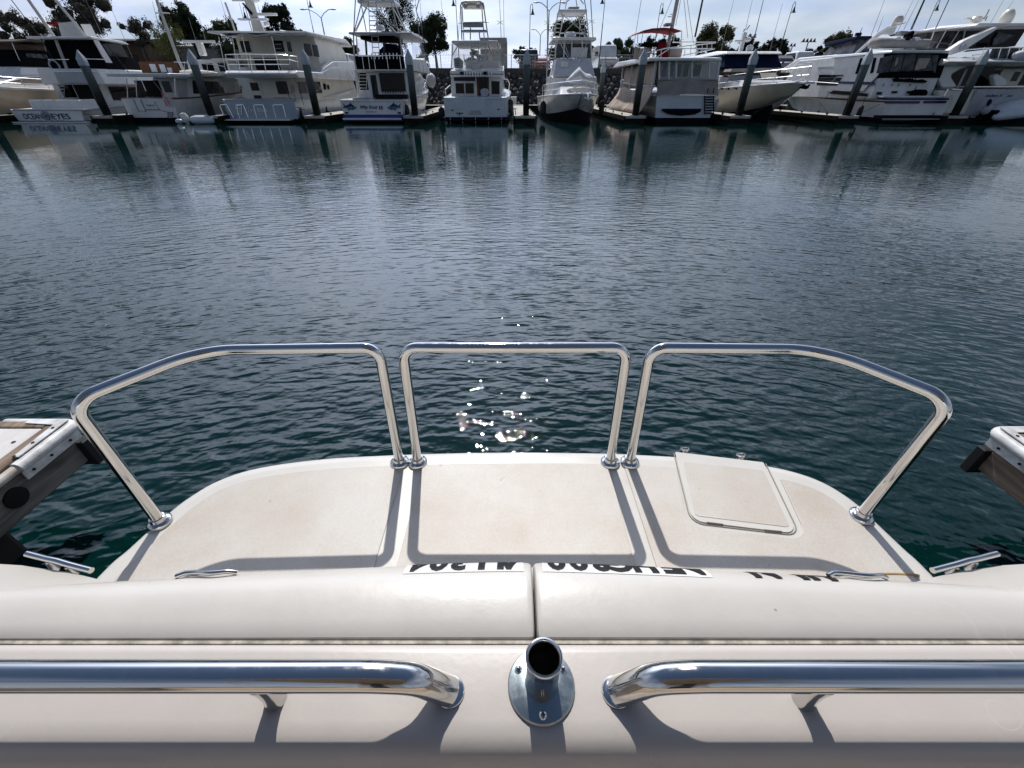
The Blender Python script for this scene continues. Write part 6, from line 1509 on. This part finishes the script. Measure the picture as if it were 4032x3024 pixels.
b.tubes('pulpit', 'steel', [[(1000,985,-4.2),(1080,790,-4.2),(1245,790,-4.6),(1180,985,-4.6)],[(930,900,-3.5),(1010,820,-3.8),(1240,770,-4.4)]], .022)
a = MB(); q_ = Vector((xcb, 25.35, tip.z)); a.box(xcb-.22,xcb+.22,24.7,26.2,tip.z-.06,tip.z+.03); b.put(a, 'bow_plank', 'boat_white', smooth=0, bevel=.02)
a = MB(); a.tube([(xcb,25.4,tip.z-.1),(xcb,24.9,tip.z-.18),(xcb,24.7,tip.z-.12)], .05, 6); a.tube([(xcb-.22,25.1,tip.z-.2),(xcb,24.85,tip.z-.24),(xcb+.22,25.1,tip.z-.2)], .04, 6); b.put(a, 'anchor', 'antifoul')
b.line([(1085,1050,-3),(520,1420,-2.6)], r=.012)

# ---- 10 twin navy stripes
b = Boat('motor_yacht', 'white motor yacht with twin navy hull stripes and black aft enclosure', 'yacht', 3332, YS, at(3332+880*K,1350*K,YS).x)
X0, X1 = b.w(465,1330).x, b.w(1262,1330).x; Z1 = b.w(870,1205).z
b.hull(X0, X1, Z1, 1.75, 13.5, 'boat_white', bmax=1.08, full=.58)
b.stripe('sheer_stripe', 'paint_navy', .06, .26); b.stripe('lower_stripe', 'paint_navy', .36, .48); b.sheer_tube('gunwale', 'boat_white', .03, .05)
for r_ in ((475,1222,1285,1244),(490,1258,920,1288),(970,1255,1250,1285)): b.slab('transom_stripe', 'paint_navy', r_, -.06, .06)
b.slab('gunwale_aft', 'boat_white', (465,1192,1290,1216), -.08, .4, bevel=.03)
b.slab('swim_platform', 'antifoul', (455,1440,1190,1475), -.7, .7); b.slab('platform_edge', 'boat_white', (455,1478,1190,1486), -.72, .05); b.slab('boot_stripe', 'paint_navy', (440,1486,1200,1508), -.03, .04)
cw = b.rc((360,960,1112,1195), .7)
hL, hR = cw[0], cw[1]
b.house('aft_cabin', 'boat_white', hL, hR, [(.7,Z1-.1),(.7,cw[3]),(5.5,cw[3]),(5.5,Z1-.1)], .06)
for r_ in ((370,1142,445,1182),(555,1132,635,1165),(745,1132,812,1165)): b.win(r_, .7, 'glass_dark', frame='boat_white')
b.poly('cabin_door', 'boat_white', [(650,1190),(655,1135),(680,1115),(715,1120),(735,1150),(738,1190)], .68, .02)
b.poly('grill_cover', 'canvas_black', [(845,1190),(880,1130),(930,1112),(1000,1115),(1025,1140),(1010,1185),(960,1195)], .2, .4, bevel=.04)
b.poly('rolled_awning', 'canvas_black', [(595,980),(640,970),(720,985),(800,975),(880,995),(960,985),(1020,1010),(990,1032),(860,1025),(700,1018),(610,1015)], .55, .15, bevel=.03)
for i in range(5): b.tube('rod_holder', 'pole_dark', [(700+i*42,970,.6),(690+i*42,1010,.6)], .02)
for x in (475,580,660,805): b.tube('cleat_hook', 'canvas_navy', [(x,1040,.64),(x-15,1075,.64)], .018)
b.tube('boarding_pole', 'canvas_black', [(810,1190,.4),(880,1070,.4)], .02)
z0, z1 = b.w(780,965,.7).z, b.w(780,660,.7).z
b.house('aft_enclosure', 'canvas_black', hL+.02, hR-.02, [(.65,z0-.02),(.65,z0+.16),(.75,z1),(5.0,z1),(5.0,z0)], .05)
for pts in ([(425,720),(590,680),(530,895),(375,915)],[(600,682),(725,675),(670,888),(540,893)],[(738,674),(880,668),(830,885),(682,888)],[(892,668),(1050,672),(1080,880),(845,885)],[(1060,678),(1150,690),(1110,905),(1090,905)]): b.poly('vinyl_window', 'vinyl_smoke', pts, .60, .02)
for pts in ([(905,725),(1050,725),(985,850),(850,870)],[(625,720),(650,715),(640,790),(600,830)]): b.poly('curtain', 'canvas_beige', pts, .585, .012)
b.house('aft_hardtop', 'boat_bluewhite', b.w(540,655,.4).x, b.w(1262,655,.4).x, [(.3,z1-.02),(.3,z1+.08),(5.2,z1+.15),(5.2,z1)], .05, bevel=.03)
xs_ = hL
b.house('saloon', 'boat_white', xs_-.05, hR, [(4.5,Z1-.1),(4.5,z1+.05),(9.0,z1+.05),(10.2,Z1+.55),(10.2,Z1-.1)], .06)
b.sidem('side_panel', 'boat_white', xs_-.08, [(.75,Z1+.95),(.95,z1+.02),(4.8,z1+.05),(4.8,Z1+.2),(1.4,Z1+.25)], .05)
for pts in ([(1790,920),(1855,725),(1905,725),(1840,915)],[(1975,915),(2020,720),(2050,718),(2010,900)]): b.side('window', 'glass_dark', xs_-.12, pts, .05, zone=2800)
b.side('window', 'glass_dark', xs_-.12, [(1310,1060),(1345,930),(1640,935),(1560,1065)], .05, zone=2800)
b.side('window', 'glass_dark', xs_-.12, [(1465,1165),(1520,1122),(1945,1165),(1930,1200)], .05, zone=2800)
for ya, yb in ((1012,1050),): b.side('stripe', 'paint_navy', xs_-.12, [(1590,ya),(2030,ya+8),(2020,yb+6),(1575,yb-10)], .05, zone=2800)
b.house('flybridge', 'boat_white', xs_, hR-.1, [(5.2,z1),(5.2,z1+.18),(9.3,z1+.22),(11.0,z1-.35),(11.0,z1-.55),(9.0,z1-.3)], .10, bevel=.05)
b.side('stripe', 'boat_grey', xs_-.06, [(1330,830),(1745,820),(1745,842),(1320,850)], .05, zone=2800)
zf = b.w(1700,720,7,2800).z
b.house('bimini_curtain', 'vinyl_smoke', b.w(1500,620,8.5,2800).x, b.w(1950,620,6.5,2800).x, [(6.2,z1+.3),(6.4,zf+.9),(8.8,zf+.75),(9.6,z1+.2)], .15, bevel=.03)
b.house('bimini', 'canvas_navy', b.w(1500,480,8.5,2800).x-.05, b.w(2010,480,6,2800).x, [(6.0,zf+.88),(6.0,zf+1.0),(8.9,zf+.92),(9.0,zf+.70)], .08, bevel=.03)
b.slab('curtain_hem', 'canvas_navy', (1485,690,1775,745), 6.2, .05, zone=2800)
b.tubes('arch', 'boat_white', [[(1800,670,4.5),(1990,500,4.5),(2212,345,4.5)]], .09, zone=2800); b.tubes('arch_rail', 'steel', [[(270,600,3.5),(390,420,3.5),(500,350,3.5),(740,285,3.5)]], .03)
b.poly('arch_wing', 'boat_white', [(390,430),(560,320),(610,250),(650,235),(665,265),(590,430)], 4.6, .08, bevel=.02); b.dome(625,300,4.6,.24,.35,'boat_cream','satellite_dome')
# inflatable on the hardtop
p0, p1 = b.w(340,545,2.6), b.w(920,560,2.6)
a = MB()
for dz, rr_ in ((0,.20),):
    path = fillet([p0+Vector((.1,-.45,0)), p0+Vector((-.02,0,.02)), p0+Vector((.1,.45,0))], .3)
    a.tube([p1+Vector((0,-.5,0)), p0+Vector((.55,-.5,0)), p0+Vector((.12,-.3,.03)), p0+Vector((.0,0,.05)), p0+Vector((.12,.3,.03)), p0+Vector((.55,.5,0)), p1+Vector((0,.5,0))], .21, 10)
ib = b.put(a, 'inflatable_dinghy', 'canvas_taupe', smooth=60)
a = MB(); a.box(p0.x+.3,p1.x-.05,p0.y-.35,p0.y+.35,p0.z-.22,p0.z-.1); b.put(a, 'dinghy_floor', 'boat_white', ib, smooth=0)
for t_ in (.3,.5,.7):
    a = MB(); q_ = p0.lerp(p1,t_); a.box(q_.x-.12,q_.x+.12,q_.y-.7,q_.y-.3,q_.z+.12,q_.z+.26); b.put(a, 'bundle', 'canvas_white' if t_!=.5 else 'canvas_black', smooth=0, bevel=.05)
b.poly('outboard_motor', 'canvas_black', [(730,520),(770,420),(850,375),(860,400),(820,480),(800,590),(760,610)], 2.2, .3, bevel=.04); b.poly('engine_cover', 'boat_grey', [(665,440),(680,380),(790,385),(770,450)], 2.6, .4, bevel=.04)
b.whip(310,440,4,488,-30); b.whip(390,400,4,465,200); b.whip(620,430,4,850,-30); b.whip(715,370,3,920,-30); b.tubes('outrigger', 'pole_dark', [[(800,370,3),(980,-30,3)],[(815,370,3),(990,-30,3)],[(1110,360,5),(1290,-30,5)]], .025)
b.tubes('side_rail', 'steel', [[(1180,1010,6),(1290,1020,4.5),(1580,1040,3)],[(1500,1020,3),(1560,960,3),(1640,960,2.6)]], .02, zone=2800)
b.fender(170,1390,.2,.5,.13); b.line([(420,1295,-.05),(200,1400,-.1)]); b.line([(1330,1245,4),(1450,1400,3)],zone=2800); b.bow_rail(.55,.5)
b.slab('bow_light', 'canvas_navy', (1815,405,1875,445), 7, .2, zone=2800); b.whip(1855,405,7,1885,340,.03,zone=2800)

# ---- 11 big white yacht on the right
b = Boat('motor_yacht', 'big white flybridge yacht with lettered stern at the right edge', 'yacht', 3332, YS + .2, at(3332+1900*K,1350*K,YS).x)
X0, X1 = b.w(1230,1300).x, b.w(2560,1300).x; Z1 = b.w(1870,1110).z
b.hull(X0, X1, Z1, 2.1, 15.0, 'boat_cream', bmax=1.04, full=.55)
b.slab('transom', 'boat_grey', (1550,1110,2600,1440), -.12, .12, bevel=.05); b.poly('quarter', 'boat_cream', [(1150,1125),(1555,1120),(1560,1440),(1180,1420)], -.08, .4, bevel=.08)
b.text('Endless Summer', 'print_navy', (1740,1172,2085,1206), -.14, shear=.3, bold=.015)
b.tubes('stern_rail', 'steel', [[(1020,1105,1.5),(1045,1098,1.2),(1320,1108,-.1),(1440,1115,-.1)],[(1090,1072,1.5),(1560,1080,-.1),(2300,1078,-.1)],[(1270,1108,-.1),(1210,1200,-.1)]], .03)
s0, s1 = b.w(1150,960,3).x, b.w(2500,960,3).x
zA, zB = b.w(1500,820,1.5).z, b.w(1500,640,1.5).z
b.house('deckhouse', 'boat_cream', s0+.1, s1, [(2.6,Z1-.1),(2.6,zA),(10.5,zA),(12.5,1.9),(12.5,Z1-.1)], .1)
b.poly('side_wing', 'boat_white', [(1165,830),(1230,770),(1480,700),(1640,740),(1580,800),(1420,860),(1320,920),(1310,960),(1390,1090),(1190,1090),(1150,1000)], .6, .3, bevel=.05)
b.poly('window', 'glass_dark', [(1305,935),(1420,870),(1600,840),(1850,835),(1865,1080),(1640,1105),(1400,1105),(1335,1010)], .95, .03)
b.poly('window', 'glass_dark', [(1100,1060),(1120,990),(1150,965),(1195,1060)], .95, .03)
for x in (1460,1640): b.poly('window_mullion', 'boat_grey', [(x+30,850),(x+60,848),(x-60,1100),(x-90,1100)], .92, .03)
b.poly('stair_wing', 'boat_white', [(1860,1080),(1830,950),(1880,915),(1960,960),(2010,1010),(1990,1070)], .3, .3, bevel=.05)
b.slab('aft_bulkhead', 'boat_cream', (1890,860,2600,1090), 1.6, .1); b.win((2070,895,2150,1010), 1.6, 'glass_tint'); b.win((2180,900,2280,1060), 1.6, 'glass_dark')
b.house('upper_deck', 'boat_white', b.w(1150,780,.5).x, s1, [(.2,zA-.02),(-.1,zA+.12),(.5,zA+.28),(7.5,zB+.05),(10.5,zA+.1),(10.5,zA-.02)], .12, bevel=.06)
b.slab('deck_screen', 'vinyl_smoke', (1790,590,2160,745), .5, .03); b.slab('deck_screen', 'vinyl_smoke', (2180,600,2500,745), .5, .03)
for x in (1690,1900,2010,2130): b.tube('rail_post', 'steel', [(x+30,590,.4),(x-20,745,.4)], .022)
b.tubes('deck_rail', 'steel', [[(1440,640,.4),(1480,620,.4),(1720,600,.4),(2300,590,.4)],[(1560,690,.4),(1740,675,.4)],[(1560,690,.4),(1600,740,.4)]], .025)
b.poly('arch_leg', 'boat_white', [(1265,640),(1480,500),(1780,370),(1880,330),(1900,350),(1640,520),(1450,640),(1290,690)], 1.8, .4, bevel=.05)
a = MB(); q_ = b.w(1450,590,1.75); a.lathe([(.15,0),(.15,.05),(.10,.06)], 16, q_, (0,-1,0)); b.put(a, 'loudspeaker', 'boat_grey')
fz0_, fz1_ = b.w(1300,600,6).z, b.w(1300,370,6).z
b.house('flybridge_windscreen', 'vinyl_smoke', b.w(1010,480,6.5).x, b.w(1700,480,6).x, [(5.8,fz0_),(5.6,fz1_),(8.4,fz1_),(9.6,fz0_)], .18, bevel=.03)
for xa, xb in ((1015,1100),(1120,1245),(1270,1410),(1430,1480)): b.tube('windscreen_frame', 'boat_white', [(xa,600,5.7),(xb,375,5.55)], .035)
b.tubes('flybridge_rail', 'steel', [[(930,525,5.5),(1060,520,5.5),(1300,548,5.3)],[(1000,525,5.5),(980,570,5.5)]], .02)
b.poly('dark_quarter', 'glass_dark', [(1800,390),(1880,365),(2240,360),(2100,575),(1460,650),(1640,540)], 3.0, .03)
b.poly('enclosure_panel', 'vinyl_smoke', [(1840,480),(1900,400),(2100,440),(1980,520),(1820,570)], 2.9, .03)
b.slab('rear_light_bar', 'canvas_black', (1650,530,1770,585), 1.6, .2, bevel=.03)
rf0 = b.w(1700,330,4).z
b.house('hardtop', 'boat_white', b.w(1090,350,5).x, s1-.2, [(2.2,rf0-.15),(2.2,rf0-.02),(5.0,rf0+.12),(8.4,rf0-.05),(8.8,fz1_)], .35, bevel=.05)
b.slab('radar', 'boat_cream', (1500,218,1750,240), 5.0, .2); b.dome(1595,290,5.0,.28,.30,'boat_cream','radar_base')
a = MB(); q_ = b.w(1990,235,4.0); a.ell(q_, .32,.32,.45, 14, 10); b.put(a, 'satellite_dome', 'boat_cream')
b.tubes('mast_light', 'pole_grey', [[(1700,240,5),(1750,180,5),(1780,115,5)],[(1730,260,5),(1755,200,5)]], .03); b.whip(1790,300,5,1975,-30); b.whip(1970,170,5,2090,-10)
a = MB(); q_ = b.w(2180,690,.2); a.ell(q_, .45,.3,.22, 12, 8); b.put(a, 'rolled_cover', 'canvas_white')

# ---- inflatable tender at right with its outboard
b = Boat('inflatable_tender', 'white covered inflatable with tilted outboard motor at the right edge', 'dinghy', 3332, 25.7, at(3332+2060*K,1380*K,25.7).x)
p0, p1 = b.w(1860,1390,.2), b.w(2500,1330,.2)
for dy in (0, 1.1):
    a = MB(); a.loft([[p0.lerp(p1,t_)+Vector((0,dy+r_*math.cos(u),.30*t_+r_*math.sin(u)-p0.lerp(p1,t_).z+.30)) for u in [math.pi*k/6 for k in range(12)]] for t_,r_ in ((0,.05),(.04,.16),(.15,.22),(.8,.24),(1,.2))]); b.put(a, 'side_tube', 'boat_bluewhite', smooth=60)
rings_ = []
for t_, hh_ in ((.05,.10),(.2,.34),(.4,.52),(.7,.66),(1,.72)):
    c_ = p0.lerp(p1,t_); rings_.append([Vector((c_.x, c_.y-.15, .35+.25*t_)), Vector((c_.x, c_.y+.2, .35+hh_)), Vector((c_.x, c_.y+.6, .40+hh_*1.1)), Vector((c_.x, c_.y+1.0, .35+hh_)), Vector((c_.x, c_.y+1.3, .35+.25*t_))])
a = MB(); a.loft(rings_); b.put(a, 'cover', 'canvas_white', smooth=50)
a = MB(); q0, q1 = b.w(1790,1310,.5), b.w(2005,1175,.5); a.tube([q0.lerp(q1,-.1), q0, q0.lerp(q1,.5), q1], .12, 8, r2=.07); om = b.put(a, 'outboard_motor', 'boat_grey')
a = MB(); q_ = b.w(1745,1360,.5); a.ell(q_, .22,.2,.25, 10, 8); b.put(a, 'cowling', 'boat_grey', om)
a = MB(); q_ = b.w(1765,1280,.45); a.lathe([(.06,0),(.16,.03),(.16,.06),(.05,.07)], 10, q_, (.3,-1,.2)); b.put(a, 'propeller', 'antifoul', om)
a = MB(); a.box(p0.x+.05,p0.x+.15,p0.y-.05,p0.y+1.15,.2,.6); b.put(a, 'transom_board', 'canvas_black', smooth=0)
